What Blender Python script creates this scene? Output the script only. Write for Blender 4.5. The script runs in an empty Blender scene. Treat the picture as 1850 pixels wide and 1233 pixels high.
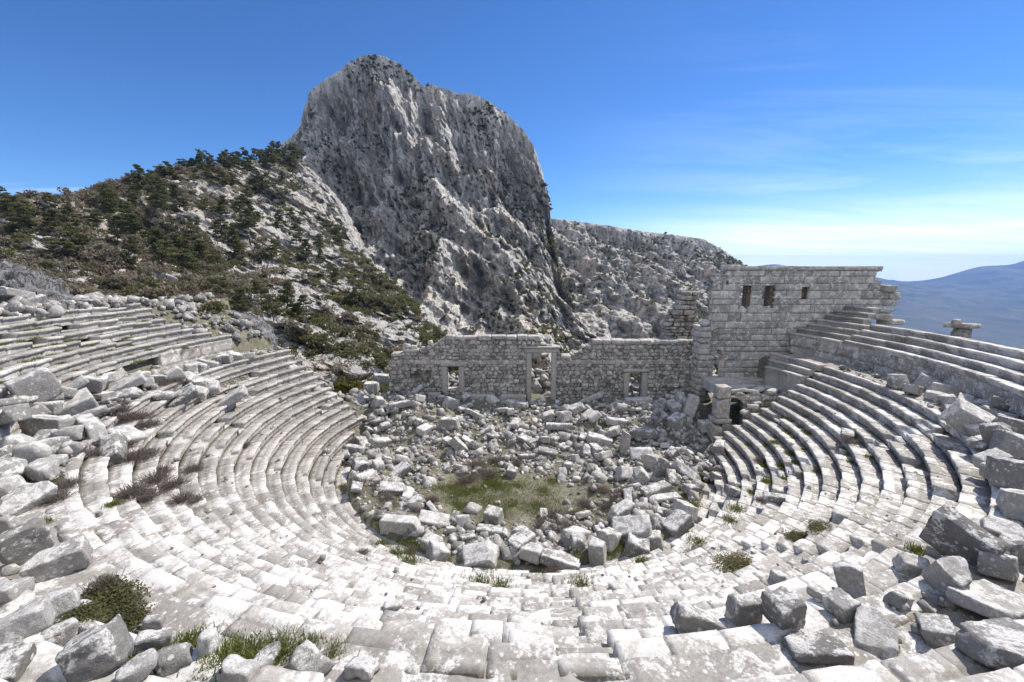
import bpy, math, random
import numpy as np

rng = np.random.default_rng(7)
random.seed(7)
SC = bpy.context.scene
COL = SC.collection
R = math.radians
pi = math.pi

# ------------------------------------------------------------------ layout constants (metres)
CX, CY = 0.8, 30.3            # centre of the orchestra
R0, RUN, RISE = 12.15, 0.70, 0.4256
NROW = 16
RW = 25.2                     # face of the retaining wall behind the walkway
ZWALK = 6.84
UZ, URUN, URISE = 8.55, 0.75, 0.40
EYE = (0.0, 0.0, 14.23)
SUN_AZ, SUN_EL = R(37), R(49)  # azimuth counter-clockwise from +x

# ------------------------------------------------------------------ noise
_perm = np.random.default_rng(3).permutation(256).astype(np.int32)
_perm = np.concatenate([_perm, _perm, _perm])
_g = np.random.default_rng(4).normal(size=(256, 3)); _g /= np.linalg.norm(_g, axis=1)[:, None]

def noise3(P):
    P = np.asarray(P, float)
    i = np.floor(P).astype(np.int64); f = P - i; i = (i & 255).astype(np.int32)
    u = f * f * f * (f * (f * 6 - 15) + 10)
    out = np.zeros(P.shape[:-1])
    for dx in (0, 1):
        wx = u[..., 0] if dx else 1 - u[..., 0]
        a = _perm[i[..., 0] + dx]
        for dy in (0, 1):
            wy = u[..., 1] if dy else 1 - u[..., 1]
            b = _perm[a + i[..., 1] + dy]
            for dz in (0, 1):
                wz = u[..., 2] if dz else 1 - u[..., 2]
                g = _g[_perm[b + i[..., 2] + dz] & 255]
                d = g[..., 0] * (f[..., 0] - dx) + g[..., 1] * (f[..., 1] - dy) + g[..., 2] * (f[..., 2] - dz)
                out += wx * wy * wz * d
    return out * 1.6

def fbm(P, octv=4, gain=0.5, lac=2.03):
    P = np.asarray(P, float); a = 1.0; s = 0; t = 0
    for o in range(octv):
        s = s + a * noise3(P + o * 17.3); t += a; a *= gain; P = P * lac
    return s / t

def ridged(P, octv=4, gain=0.5, lac=2.03):
    P = np.asarray(P, float); a = 1.0; s = 0; t = 0
    for o in range(octv):
        s = s + a * (1 - 2 * np.abs(noise3(P + o * 11.7))); t += a; a *= gain; P = P * lac
    return s / t

def sstep(a, b, x):
    t = np.clip((np.asarray(x, float) - a) / (b - a), 0, 1); return t * t * (3 - 2 * t)

# ------------------------------------------------------------------ object helpers
def make_mesh(name, V, quads=None, tris=None, tone=None, smooth=False):
    me = bpy.data.meshes.new(name)
    V = np.asarray(V, np.float32).reshape(-1, 3)
    nq = 0 if quads is None else len(quads); nt = 0 if tris is None else len(tris)
    loops = np.concatenate(([np.asarray(quads, np.int32).ravel()] if nq else []) + ([np.asarray(tris, np.int32).ravel()] if nt else []))
    me.vertices.add(len(V)); me.vertices.foreach_set('co', V.ravel())
    me.loops.add(len(loops)); me.loops.foreach_set('vertex_index', loops)
    me.polygons.add(nq + nt)
    starts = np.concatenate([np.arange(nq) * 4, nq * 4 + np.arange(nt) * 3]).astype(np.int32)
    me.polygons.foreach_set('loop_start', starts)
    me.update(calc_edges=True); me.validate()
    if tone is not None and len(tone) == len(me.vertices):
        at = me.attributes.new('tone', 'FLOAT', 'POINT'); at.data.foreach_set('value', np.asarray(tone, np.float32))
    if smooth:
        me.polygons.foreach_set('use_smooth', np.ones(len(me.polygons), bool))
    return me

SITE = set()
def link(name, me, mat, parent=None, loc=None):
    o = bpy.data.objects.new(name, me); COL.objects.link(o)
    if mat is not None and len(me.materials) == 0: me.materials.append(mat)
    if parent is not None:
        o.parent = parent
        if parent.name in SITE: o.location = [-c for c in parent.location]   # its mesh is measured from the site's origin
    if loc is not None: o.location = loc
    return o

def tag(o, label=None, cat=None, group=None, kind=None):
    if label: o['label'] = label
    if cat: o['category'] = cat
    if group: o['group'] = group
    if kind: o['kind'] = kind
    return o

def empty(name, loc, label, cat, group=None):
    o = bpy.data.objects.new(name, None); COL.objects.link(o); o.location = loc
    o.empty_display_size = 0.3; SITE.add(o.name)
    return tag(o, label, cat, group)

def grid_quads(nu, nv, base=0, close=False):
    i = np.arange(nu - 1)[:, None]; j = np.arange(nv - 1)[None, :]
    a = base + i * nv + j
    return np.stack([a, a + nv, a + nv + 1, a + 1], -1).reshape(-1, 4)

# ------------------------------------------------------------------ materials
def new_mat(name):
    m = bpy.data.materials.new(name); m.use_nodes = True
    nt = m.node_tree; nt.nodes.clear()
    out = nt.nodes.new('ShaderNodeOutputMaterial'); b = nt.nodes.new('ShaderNodeBsdfPrincipled')
    nt.links.new(b.outputs[0], out.inputs[0])
    b.inputs['Specular IOR Level'].default_value = 0.25
    b.inputs['Roughness'].default_value = 0.9
    return m, nt, b

class NB:
    """small node-building helper"""
    def __init__(s, nt): s.nt = nt
    def n(s, t, **k):
        x = s.nt.nodes.new(t)
        for a, v in k.items(): setattr(x, a, v)
        return x
    def l(s, a, b): s.nt.links.new(a, b)
    def noise(s, vec, scale, detail=5, rough=.6, dist=0):
        x = s.n('ShaderNodeTexNoise'); x.inputs['Scale'].default_value = scale; x.inputs['Detail'].default_value = detail
        x.inputs['Roughness'].default_value = rough; x.inputs['Distortion'].default_value = dist
        s.l(vec, x.inputs['Vector']); return x.outputs['Fac']
    def ramp(s, fac, stops, interp='LINEAR'):
        x = s.n('ShaderNodeValToRGB'); x.color_ramp.interpolation = interp
        el = x.color_ramp.elements
        while len(el) < len(stops): el.new(0.5)
        for e, (p, c) in zip(el, stops):
            e.position = p; e.color = (c, c, c, 1) if not hasattr(c, '__len__') else (*c, 1)
        s.l(fac, x.inputs[0]); return x.outputs[0]
    def mix(s, fac, a, b, typ='MIX'):
        x = s.n('ShaderNodeMix', data_type='RGBA', blend_type=typ)
        for sock, v in ((x.inputs[0], fac), (x.inputs[6], a), (x.inputs[7], b)):
            if hasattr(v, 'is_linked') or hasattr(v, 'links'): s.l(v, sock)
            elif hasattr(v, '__len__'): sock.default_value = (*v, 1)
            else: sock.default_value = v
        return x.outputs[2]
    def math(s, op, a, b=None, c=None):
        x = s.n('ShaderNodeMath', operation=op)
        for sock, v in zip(x.inputs, (a, b, c)):
            if v is None: continue
            if hasattr(v, 'links'): s.l(v, sock)
            else: sock.default_value = v
        return x.outputs[0]
    def vmath(s, op, a, b):
        x = s.n('ShaderNodeVectorMath', operation=op)
        for sock, v in zip(x.inputs, (a, b)):
            if hasattr(v, 'links'): s.l(v, sock)
            else: sock.default_value = v
        return x.outputs[0]
    def bump(s, b, height, strength, dist):
        x = s.n('ShaderNodeBump'); x.inputs['Strength'].default_value = strength; x.inputs['Distance'].default_value = dist
        s.l(height, x.inputs['Height']); s.l(x.outputs[0], b.inputs['Normal']); return x

def stone_mat(name, dark, light, lichen=(.70, .68, .645), lich_lo=.52, lich_hi=.60, warm=(.40, .31, .20), per_object=False, grad=False, fleck=.5, bump=.5, scale=1.0, tone_amt=.5, warm_at=.62, top=0):
    m, nt, b = new_mat(name); B = NB(nt)
    tc = B.n('ShaderNodeTexCoord'); vec = tc.outputs['Object']
    if per_object:
        oi = B.n('ShaderNodeObjectInfo')
        off = B.math('MULTIPLY', oi.outputs['Random'], 91.7)
        vec = B.vmath('ADD', vec, off)
        tone = oi.outputs['Random']
    else:
        at = B.n('ShaderNodeAttribute', attribute_name='tone'); tone = at.outputs['Fac']
    big = B.noise(vec, .7 * scale, 6, .62)
    fine = B.noise(vec, 9 * scale, 8, .7)
    col = B.mix(B.ramp(big, [(.32, 0), (.68, 1)]), dark, light)
    col = B.mix(B.ramp(fine, [(.30, .6), (.58, 0)]), col, tuple(x * .5 for x in dark))
    # tone varies from stone to stone
    tn = B.ramp(tone, [(0, 1 - tone_amt), (1, 1 + tone_amt * .35)])
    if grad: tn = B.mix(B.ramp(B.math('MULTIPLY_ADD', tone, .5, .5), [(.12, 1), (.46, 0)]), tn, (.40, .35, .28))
    col = B.mix(1.0, col, tn, 'MULTIPLY')
    if grad: warm = (.50, .445, .37)
    wn = B.noise(vec, 1.3 * scale, 5, .6, .6)
    col = B.mix(B.ramp(wn, [(warm_at, 0), (warm_at + .16, .75)]), col, warm)
    col = B.mix(B.ramp(B.noise(vec, 46 * scale, 4, .8), [(.36, .55), (.52, 0)]), col, tuple(x * .5 for x in dark))
    # white crusts of lichen
    ln = B.noise(vec, (1.35 if grad else 2.3) * scale, 9, .66, .45)
    l2 = B.noise(vec, 13 * scale, 6, .65)
    lf = B.math('ADD', B.math('MULTIPLY', ln, .72), B.math('MULTIPLY', l2, .28))
    if grad:   # the crusts are thicker towards the seats nearest the walkway on the near side
        geo = B.n('ShaderNodeNewGeometry'); sep = B.n('ShaderNodeSeparateXYZ'); B.l(geo.outputs['Position'], sep.inputs[0])
        k = B.math('MULTIPLY', B.math('SUBTRACT', 23.0, sep.outputs['Y']), .0095)
        kx = B.math('MULTIPLY', sep.outputs['X'], .0022)
        k = B.math('MINIMUM', B.math('MAXIMUM', B.math('ADD', k, kx), -.075), .042)
        lf = B.math('ADD', lf, k)
        lf = B.math('ADD', lf, B.math('MULTIPLY', B.math('SUBTRACT', B.math('MAXIMUM', tone, 0.0), .55), .085))
    if top:    # the crusts sit on what was the upper bed of the stone
        sn = B.n('ShaderNodeSeparateXYZ'); B.l(tc.outputs['Normal'], sn.inputs[0])
        lf = B.math('ADD', lf, B.math('MULTIPLY', B.math('SUBTRACT', sn.outputs['Z'], .35), top))
    lm = B.ramp(lf, [(lich_lo, 0), (lich_hi, 1)])
    vo = B.n('ShaderNodeTexVoronoi'); vo.inputs['Scale'].default_value = 5.2 * scale; B.l(vec, vo.inputs['Vector'])
    vr = B.math('ADD', vo.outputs['Distance'], B.math('MULTIPLY', B.math('SUBTRACT', fine, .5), .55))
    vs = B.n('ShaderNodeSeparateColor'); B.l(vo.outputs['Color'], vs.inputs[0])
    ros = B.math('MULTIPLY', B.ramp(vr, [(.20, 1), (.25, 0)]), B.ramp(vs.outputs[0], [(.52, 0), (.56, .85)]))
    lm = B.math('MAXIMUM', lm, ros)
    lm2 = B.math('MULTIPLY', lm, B.ramp(B.noise(vec, 30 * scale, 3, .6), [(.36, .35), (.5, 1)]))
    col = B.mix(lm2, col, lichen)
    # dark pits
    pit = B.noise(vec, 21 * scale, 4, .75)
    col = B.mix(B.ramp(pit, [(.27, fleck), (.37, 0)]), col, (.035, .032, .032))
    B.l(col, b.inputs['Base Color'])
    grain = B.noise(vec, 34 * scale, 5, .75)
    h = B.math('ADD', B.math('MULTIPLY', fine, 1.0), B.math('MULTIPLY', grain, .5))
    B.bump(b, h, bump, .05)
    return m

M_SEAT = stone_mat('seat_limestone', (.44, .408, .362), (.62, .585, .53), grad=True, lich_lo=.515, lich_hi=.575, tone_amt=.34, fleck=.22, bump=.35)
M_BLOCK = stone_mat('fallen_limestone', (.35, .333, .308), (.60, .575, .535), per_object=True, top=.075, lich_lo=.52, lich_hi=.575, tone_amt=.50, fleck=.5, bump=.95)
M_RUBBLE = stone_mat('rubble_limestone', (.29, .272, .248), (.53, .50, .46), lich_lo=.53, lich_hi=.61, tone_amt=.62)
M_WALL = stone_mat('wall_limestone', (.335, .302, .262), (.54, .50, .445), lichen=(.66, .64, .605), lich_lo=.51, lich_hi=.60, tone_amt=.55, warm=(.36, .27, .19), warm_at=.60)
M_TOWER = stone_mat('ashlar_limestone', (.37, .335, .292), (.59, .545, .485), lichen=(.72, .695, .655), lich_lo=.505, lich_hi=.60, tone_amt=.45, warm=(.33, .25, .19), warm_at=.60)
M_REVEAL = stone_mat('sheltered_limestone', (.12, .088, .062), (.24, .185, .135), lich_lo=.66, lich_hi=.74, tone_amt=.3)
M_FRAME = stone_mat('dressed_limestone', (.42, .39, .345), (.56, .525, .465), lich_lo=.60, lich_hi=.68, tone_amt=.2)

def rock_mat(name, scale, dark, light, orange, green, soil=None, soil_at=None):
    m, nt, b = new_mat(name); B = NB(nt)
    tc = B.n('ShaderNodeTexCoord'); vec = tc.outputs['Object']
    mp = B.n('ShaderNodeMapping'); mp.inputs['Scale'].default_value = (1, 1, .45); B.l(vec, mp.inputs[0]); v2 = mp.outputs[0]
    big = B.noise(v2, .03 * scale, 8, .6, .4)
    mid = B.noise(v2, .16 * scale, 8, .7, .3)
    fin = B.noise(vec, .9 * scale, 6, .7)
    col = B.mix(B.ramp(mid, [(.3, 0), (.68, 1)]), dark, light)
    col = B.mix(B.ramp(fin, [(.33, .5), (.55, 0)]), col, tuple(x * .5 for x in dark))
    col = B.mix(B.ramp(big, [(.56, 0), (.70, .6)]), col, orange)
    mp2 = B.n('ShaderNodeMapping'); mp2.inputs['Scale'].default_value = (1, 1, .16); mp2.inputs['Rotation'].default_value = (0, R(14), 0); B.l(vec, mp2.inputs[0])
    ck = B.noise(mp2.outputs[0], .13 * scale, 5, .55, .4)
    ckl = B.math('ABSOLUTE', B.math('SUBTRACT', ck, .5))
    col = B.mix(B.ramp(ckl, [(.0, .8), (.014, 0)]), col, tuple(x * .30 for x in dark))
    gn = B.noise(vec, .24 * scale, 7, .68)
    col = B.mix(B.ramp(gn, [(.58, 0), (.66, .8)]), col, green)
    if soil:
        geo = B.n('ShaderNodeNewGeometry'); sep = B.n('ShaderNodeSeparateXYZ'); B.l(geo.outputs['Position'], sep.inputs[0])
        k = B.math('ADD', B.noise(vec, .035 * scale, 7, .65), B.math('MULTIPLY', B.math('ADD', sep.outputs['X'], soil_at), -.0042))
        col = B.mix(B.ramp(k, [(.47, 0), (.56, 1)]), col, soil)
    B.l(col, b.inputs['Base Color'])
    h = B.math('ADD', mid, B.math('MULTIPLY', fin, .45)); h = B.math('ADD', h, B.ramp(ckl, [(0, 0), (.05, .8)]))
    B.bump(b, h, .9, 2.2 / scale)
    return m

M_CLIFF = rock_mat('cliff_limestone', 1.0, (.415, .386, .348), (.70, .665, .61), (.58, .43, .30), (.055, .062, .032))
M_HILL = rock_mat('hillside_rock', 1.7, (.34, .32, .29), (.60, .575, .53), (.56, .42, .29), (.075, .072, .038), soil=(.165, .142, .095), soil_at=125)
M_OUTCROP = rock_mat('outcrop_rock', 6.0, (.12, .118, .118), (.34, .33, .325), (.30, .24, .18), (.10, .095, .07))

def ground_mat():
    m, nt, b = new_mat('stony_earth'); B = NB(nt)
    vec = B.n('ShaderNodeTexCoord').outputs['Object']
    a = B.noise(vec, .35, 8, .65); c = B.noise(vec, 3.2, 8, .7); f = B.noise(vec, 14, 6, .7)
    col = B.mix(B.ramp(a, [(.38, 0), (.62, 1)]), (.15, .13, .105), (.24, .215, .18))
    col = B.mix(B.ramp(c, [(.46, 0), (.58, .9)]), col, (.105, .115, .04))
    col = B.mix(B.ramp(f, [(.60, 0), (.66, .85)]), col, (.45, .42, .37))
    col = B.mix(B.ramp(f, [(.30, .8), (.40, 0)]), col, (.06, .05, .035))
    B.l(col, b.inputs['Base Color']); B.bump(b, B.math('ADD', f, c), .8, .06)
    return m
M_GROUND = ground_mat()

def far_mat():
    m, nt, b = new_mat('distant_slopes'); B = NB(nt)
    vec = B.n('ShaderNodeTexCoord').outputs['Object']
    a = B.noise(vec, .0022, 9, .68); c = B.noise(vec, .006, 8, .7)
    col = B.mix(B.ramp(a, [(.36, 0), (.66, 1)]), (.045, .056, .040), (.12, .115, .088))
    col = B.mix(B.ramp(c, [(.60, 0), (.72, .5)]), col, (.26, .24, .20))
    B.l(col, b.inputs['Base Color']); return m
M_FAR = far_mat()

def leaf_mat(name, a, c, rough=.85, thin=.42):
    m, nt, b = new_mat(name); B = NB(nt)
    vec = B.n('ShaderNodeTexCoord').outputs['Object']
    oi = B.n('ShaderNodeObjectInfo')
    at = B.n('ShaderNodeAttribute', attribute_name='tone')
    k = B.math('ADD', B.math('MULTIPLY', at.outputs['Fac'], .7), B.math('MULTIPLY', oi.outputs['Random'], .3))
    col = B.mix(k, a, c)
    B.l(col, b.inputs['Base Color']); b.inputs['Roughness'].default_value = rough
    b.inputs['Specular IOR Level'].default_value = .15
    tr = B.n('ShaderNodeBsdfTranslucent'); B.l(col, tr.inputs[0]); mx = B.n('ShaderNodeMixShader'); mx.inputs[0].default_value = thin
    B.l(b.outputs[0], mx.inputs[1]); B.l(tr.outputs[0], mx.inputs[2])
    out = [n for n in nt.nodes if n.type == 'OUTPUT_MATERIAL'][0]; B.l(mx.outputs[0], out.inputs[0])
    return m
M_PINE = leaf_mat('pine_needles', (.068, .082, .034), (.205, .20, .092))
M_BUSH = leaf_mat('olive_bush_leaf', (.074, .078, .034), (.205, .19, .088))
M_BARE = leaf_mat('bare_twig', (.125, .104, .072), (.30, .255, .185))
M_DRY = leaf_mat('dry_twig', (.105, .084, .070), (.29, .24, .205))
M_GREEN = leaf_mat('fresh_grass', (.075, .105, .022), (.235, .245, .068))
M_YELLOW = leaf_mat('yellow_green_leaf', (.06, .062, .015), (.22, .185, .05))
M_TRUNK = leaf_mat('pine_bark', (.08, .06, .045), (.17, .135, .105), thin=0)

# ------------------------------------------------------------------ surfaces of the place
def mound(x, y):
    """height of the rubble-covered orchestra and stage floor"""
    x = np.asarray(x, float); y = np.asarray(y, float)
    r = np.hypot(x - CX, y - CY)
    s = 1.75 * sstep(30.5, 38.5, y)
    s = s + 1.0 * np.exp(-(((x + 9.0) / 3.0) ** 2 + ((y - 36.5) / 3.2) ** 2))
    s = s + .7 * np.exp(-(((x - 13.5) / 3.5) ** 2 + ((y - 35.0) / 3.0) ** 2))
    s = s + .55 * sstep(7.0, 11.5, r) * (1 - sstep(29, 32, y))
    s = s + .35 * noise3(np.stack([x * .5, y * .5, x * 0], -1)) * sstep(4, 7, np.hypot(x + 1.5, (y - 26))) + .05
    return s

def ground_h(x, y):
    x = np.asarray(x, float); y = np.asarray(y, float)
    r = np.hypot(x - CX, y - CY); th = np.arctan2(y - CY, x - CX)
    seat = (RISE / RUN) * (r - R0) - .30
    seat = np.where(r > 22.9, ZWALK - .55, seat)
    up = 8.2 + (URISE / URUN) * (r - RW - .6) - .35
    seat = np.where(r > RW + .5, np.minimum(up, 11.4), seat)
    a0 = np.where(r < 22.9, R(2.5), R(20))
    front = sstep(a0, a0 + R(6), th) * (1 - sstep(R(150), R(158.5), th))      # open side, towards the stage
    inside = mound(x, y)
    # beyond the stage wall the ground falls into the ravine
    fall = inside - 1.2 * np.clip(y - 41.5, 0, 200) ** 1.0 * .42
    h = np.where(r < R0, inside, np.maximum(seat, -1) * (1 - front) + fall * front)
    # beyond the rim of the bowl
    rim = 32.4
    out = np.clip(r - rim, 0, None)
    side = np.cos(th)
    slope = np.where(side > 0, -(.16 + .50 * side), -.16 * np.abs(side))
    near = sstep(R(-150), R(-115), th) * (1 - sstep(R(-88), R(-68), th))
    slope = slope * (1 - near) + .22 * near
    upz = 8.2 + (URISE / URUN) * (rim - RW - .6) - .6
    right_cut = (th > R(-66)) & (th < R(34))
    h2 = np.where(r > rim, upz + slope * out, h)
    lowup = 9.25 - .62 * np.clip(r - 28.6, 0, None)
    h2 = np.where(right_cut & (r > 28.6), lowup, h2)
    h = np.where(front > .5, h, h2)
    h = np.where((front > .5) & (r > 60), np.maximum(h, -60), h)
    return h

def build_ground():
    rr = np.concatenate([np.linspace(0, 34, 150), 34 + np.linspace(0, 1, 40)[1:] ** 1.6 * 70])
    tt = np.linspace(-pi, pi, 361)
    RR, TT = np.meshgrid(rr, tt, indexing='ij')
    X = CX + RR * np.cos(TT); Y = CY + RR * np.sin(TT)
    Z = ground_h(X, Y)
    P = np.stack([X, Y, Z], -1)
    Z = Z + fbm(P * .7, 4) * .18 + np.where(RR > 33, fbm(P * .09, 4) * 2.2, 0)
    P = np.stack([X, Y, Z], -1)
    o = link('ground', make_mesh('ground', P.reshape(-1, 3), grid_quads(len(rr), len(tt)), smooth=True), M_GROUND)
    tag(o, kind='structure')
build_ground()

def interp_curve(pts, n, jitter=0):
    pts = np.asarray(pts, float); d = np.r_[0, np.cumsum(np.linalg.norm(np.diff(pts, axis=0), axis=1))]
    s = np.linspace(0, d[-1], n)
    return np.stack([np.interp(s, d, pts[:, k]) for k in range(pts.shape[1])], -1)

def smooth1(a, k):
    ker = np.ones(k) / k
    return np.stack([np.convolve(np.pad(a[:, i], k // 2, mode='edge'), ker, 'valid')[:len(a)] for i in range(a.shape[1])], -1)

# ---- the rock peak: crest and foot lines in metres, with the face let down between them
def cliff(name, crest, foot, nu, nv, prof, amps, back, mat, shear=.35, sm=5, rim=.12, ledge=34.0):
    C = smooth1(interp_curve(crest, nu), sm); F = smooth1(interp_curve(foot, nu), 25)
    nb = 30
    V = np.linspace(0, 1, nv)
    hz = prof(V)
    P = np.empty((nu, nv + nb, 3))
    # back side first
    for j in range(nb):
        t = (nb - j) / nb
        P[:, j, 0] = C[:, 0]; P[:, j, 1] = C[:, 1] + back * t; P[:, j, 2] = C[:, 2] - back * .55 * t ** 1.4 - 3 * t
    P[:, nb:, 0] = C[:, None, 0] + (F[:, None, 0] - C[:, None, 0]) * hz[None, :]
    P[:, nb:, 1] = C[:, None, 1] + (F[:, None, 1] - C[:, None, 1]) * hz[None, :]
    P[:, nb:, 2] = C[:, None, 2] + (F[:, None, 2] - C[:, None, 2]) * V[None, :]
    Q = P.copy(); Q[..., 0] = P[..., 0] + shear * P[..., 2]
    vv = np.r_[np.zeros(nb), V]
    fade = np.clip(vv * 7 + rim, 0, 1)[None, :]
    D = 0
    for (sx, sz, a, kind) in amps:
        q = np.stack([Q[..., 0] / sx, P[..., 1] / (sx * 1.5), P[..., 2] / sz], -1)
        D = D + a * (ridged(q, 3) if kind == 'r' else fbm(q, 3))
    # sloping ledges where the beds crop out
    bed = P[..., 2] * 1.0 + P[..., 0] * .62 + 26 * noise3(P / 70.0 + 3) + 7 * noise3(P / 19.0)
    fr = (bed / ledge) % 1.0; D = D + ledge * .17 * (np.where(fr < .8, fr / .8, (1 - fr) / .2) - .5) * (.4 + sstep(-.3, .3, noise3(P / 55.0 + 8)))
    D = D - D[:, nb:].mean() - .5 * (D[:, nb:nb + 12].mean(1, keepdims=True) - D[:, nb:].mean())
    P[..., 1] -= D * fade
    P[..., 2] += D * fade * .22 * (vv[None, :] > 0)
    fine = fbm(P / np.array([3.4, 3.4, 4.5]), 3)
    P[..., 2] += fine * 1.6; P[..., 0] += fbm(P / 5.0 + 40, 2) * 1.8 * fade
    o = link(name, make_mesh(name, P.reshape(-1, 3), grid_quads(nu, nv + nb), smooth=False), mat)
    return o, P

peak_crest = [(-262, 452, 80), (-234.9, 440, 108.8), (-218.2, 436, 125.4), (-204.6, 433, 134.5), (-196.3, 432, 141.7), (-191.2, 431, 155.0), (-183.8, 430, 171.4), (-170.6, 430, 180.7),
    (-156.6, 430, 187.6), (-147.0, 430, 195.8), (-134.3, 430, 201.3), (-116.9, 430, 201.3), (-104.7, 430, 195.8), (-92.5, 430, 187.6), (-83.9, 430, 178.5),
    (-80, 430, 175), (-72.8, 430, 177.5), (-55.4, 430, 171.4), (-47, 430, 169), (-37.8, 430, 170.0), (-22.7, 430, 163.5), (-5.1, 430, 152.7), (10.2, 430, 138.4), (20.6, 430, 123.9), (28.5, 431, 101.9),
    (35.1, 432, 77.0), (37.5, 433, 54.2), (40.5, 436, 25)]
peak_foot = [(-230, 300, 25), (-160, 285, 0), (-110, 250, -30), (-60, 215, -48), (-20, 185, -55), (40, 180, -60), (95, 190, -66)]
pk, PK = cliff('mountain', peak_crest, peak_foot, 860, 480, lambda v: .17 * v + .83 * v ** 2.3,
    [(95, 330, 46, 'r'), (42, 190, 32, 'r'), (18, 80, 17, 'r'), (7.5, 30, 8.0, 'r'), (3.4, 10, 2.3, 'r'), (1.7, 3, .8, 'f')], 160, M_CLIFF)
tag(pk, kind='structure')
ridge_crest = [(-20, 640, 92), (11.4, 628, 86.2), (51.0, 620, 79.9), (87.6, 620, 75.5), (133.5, 620, 69.6), (179.6, 620, 62.2), (225.8, 620, 57.0), (264.5, 620, 51.7), (288.4, 620, 39.7),
    (321.0, 620, 19.3), (370.9, 620, -15.3), (456.8, 620, -78.5), (600, 620, -170)]
ridge_foot = [(-10, 330, -50), (60, 240, -70), (130, 240, -80), (220, 300, -110), (330, 380, -160), (480, 480, -250)]
rg, RG = cliff('mountain_ridge', ridge_crest, ridge_foot, 560, 240, lambda v: .35 * v + .65 * v ** 1.8,
    [(85, 220, 42, 'r'), (36, 95, 24, 'r'), (16, 40, 11, 'r'), (7, 17, 5.5, 'r'), (3.2, 7, 1.8, 'r')], 200, M_CLIFF)
tag(rg, kind='structure')

# ---- wooded spur in front of the peak
spur_crest = [(-420, 190, 44), (-253.2, 170, 41), (-206.1, 165, 37.4), (-186.2, 165, 36.3), (-177.5, 168, 35.4), (-167.1, 172, 35.3), (-159.2, 180, 37.0), (-155.7, 190, 42.3), (-152.5, 205, 49.3),
    (-149.5, 238, 61.9), (-147.8, 265, 73.4), (-144.9, 283, 82.3), (-133.4, 282, 80.0), (-118.7, 270, 70.9), (-98.8, 250, 53.7), (-72.5, 205, 22.2), (-41.3, 160, 6.6),
    (-19.9, 115, -2.2), (-11.7, 95, -6.9), (-2, 80, -14)]
spur_foot = [(-330, -25, 5), (-230, 15, 8), (-150, 38, 7.5), (-95, 50, 6.5), (-70, 56, 6.0), (-58, 58, 4.5), (-48, 62, 1.5), (-40, 64, -1.0), (-32, 64, -4), (-25, 62, -7), (-17, 60, -10), (-8, 60, -15)]
sp, SP = cliff('hillside', spur_crest, spur_foot, 760, 420, lambda v: .62 * v + .38 * v ** 1.6,
    [(42, 44, 8.0, 'r'), (17, 17, 8.5, 'r'), (7.0, 7.5, 5.6, 'r'), (3.0, 3.6, 1.9, 'r'), (1.2, 1.3, .7, 'f')], 70, M_HILL, shear=.5, sm=9, rim=.95, ledge=11.0)
tag(sp, kind='structure')

# ---- the far range and the valley floor
def build_far():
    c = [(2000, 8000, -300), (4735.8, 8000, 60), (5556.7, 8000, -68.3), (6166.5, 8000, -137.6), (6500, 8000, -168), (6676.3, 8000, -190), (6850, 8000, -236), (7187.4, 8000, -256.9), (7450, 8000, -240), (7780.7, 8000, -185),
         (8351.3, 8000, -9.0), (8500, 8000, 18), (8823.5, 8000, 35), (9000, 8000, 40), (9208.8, 8000, 110), (10155.3, 8000, 420), (11617, 8000, 560), (15000, 8000, 700)]
    f = [(1200, 3300, -640), (3000, 3300, -650), (5000, 3400, -660), (9000, 3500, -660), (13000, 3600, -660)]
    nu, nv = 300, 120
    C = smooth1(interp_curve(c, nu), 5); F = interp_curve(f, nu)
    v = np.linspace(0, 1, nv)
    P = C[:, None, :] + (F - C)[:, None, :] * v[None, :, None]
    P[..., 2] = C[:, None, 2] + (F - C)[:, None, 2] * (v ** .75)[None, :]
    q = np.stack([P[..., 0] / 900, P[..., 1] / 900, P[..., 0] * 0], -1)
    P[..., 2] += ridged(q, 6) * 150 * np.sin(np.clip(v * 1.15, 0, 1) * pi)[None, :] ** .7
    b = np.stack([C[:, 0], C[:, 1] + 900, C[:, 2] - 700], -1)[:, None, :]
    P = np.concatenate([b, P], 1)
    o = link('distant_mountain_range', make_mesh('distant_mountain_range', P.reshape(-1, 3), grid_quads(nu, nv + 1), smooth=True), M_FAR)
    tag(o, kind='structure')
    n = 160
    xs = np.linspace(-1, 1, n); g = np.sign(xs) * np.abs(xs) ** 1.8
    X, Y = np.meshgrid(g * 13000 + 2500, g * 8900, indexing='ij'); d = np.hypot(X, Y)
    Z = -660 + fbm(np.stack([X / 2600, Y / 2600, X * 0], -1), 4) * 150
    Z = np.maximum(Z, -700) - .032 * np.clip(d - 7600, 0, None)
    # the spur the ruins stand on rises out of the valley
    Z = Z + (Z * 0 + 1) * np.exp(-(d / 900) ** 2) * 540
    o = link('valley', make_mesh('valley', np.stack([X, Y, Z], -1).reshape(-1, 3), grid_quads(n, n), smooth=True), M_FAR)
    tag(o, kind='structure')
build_far()

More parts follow.
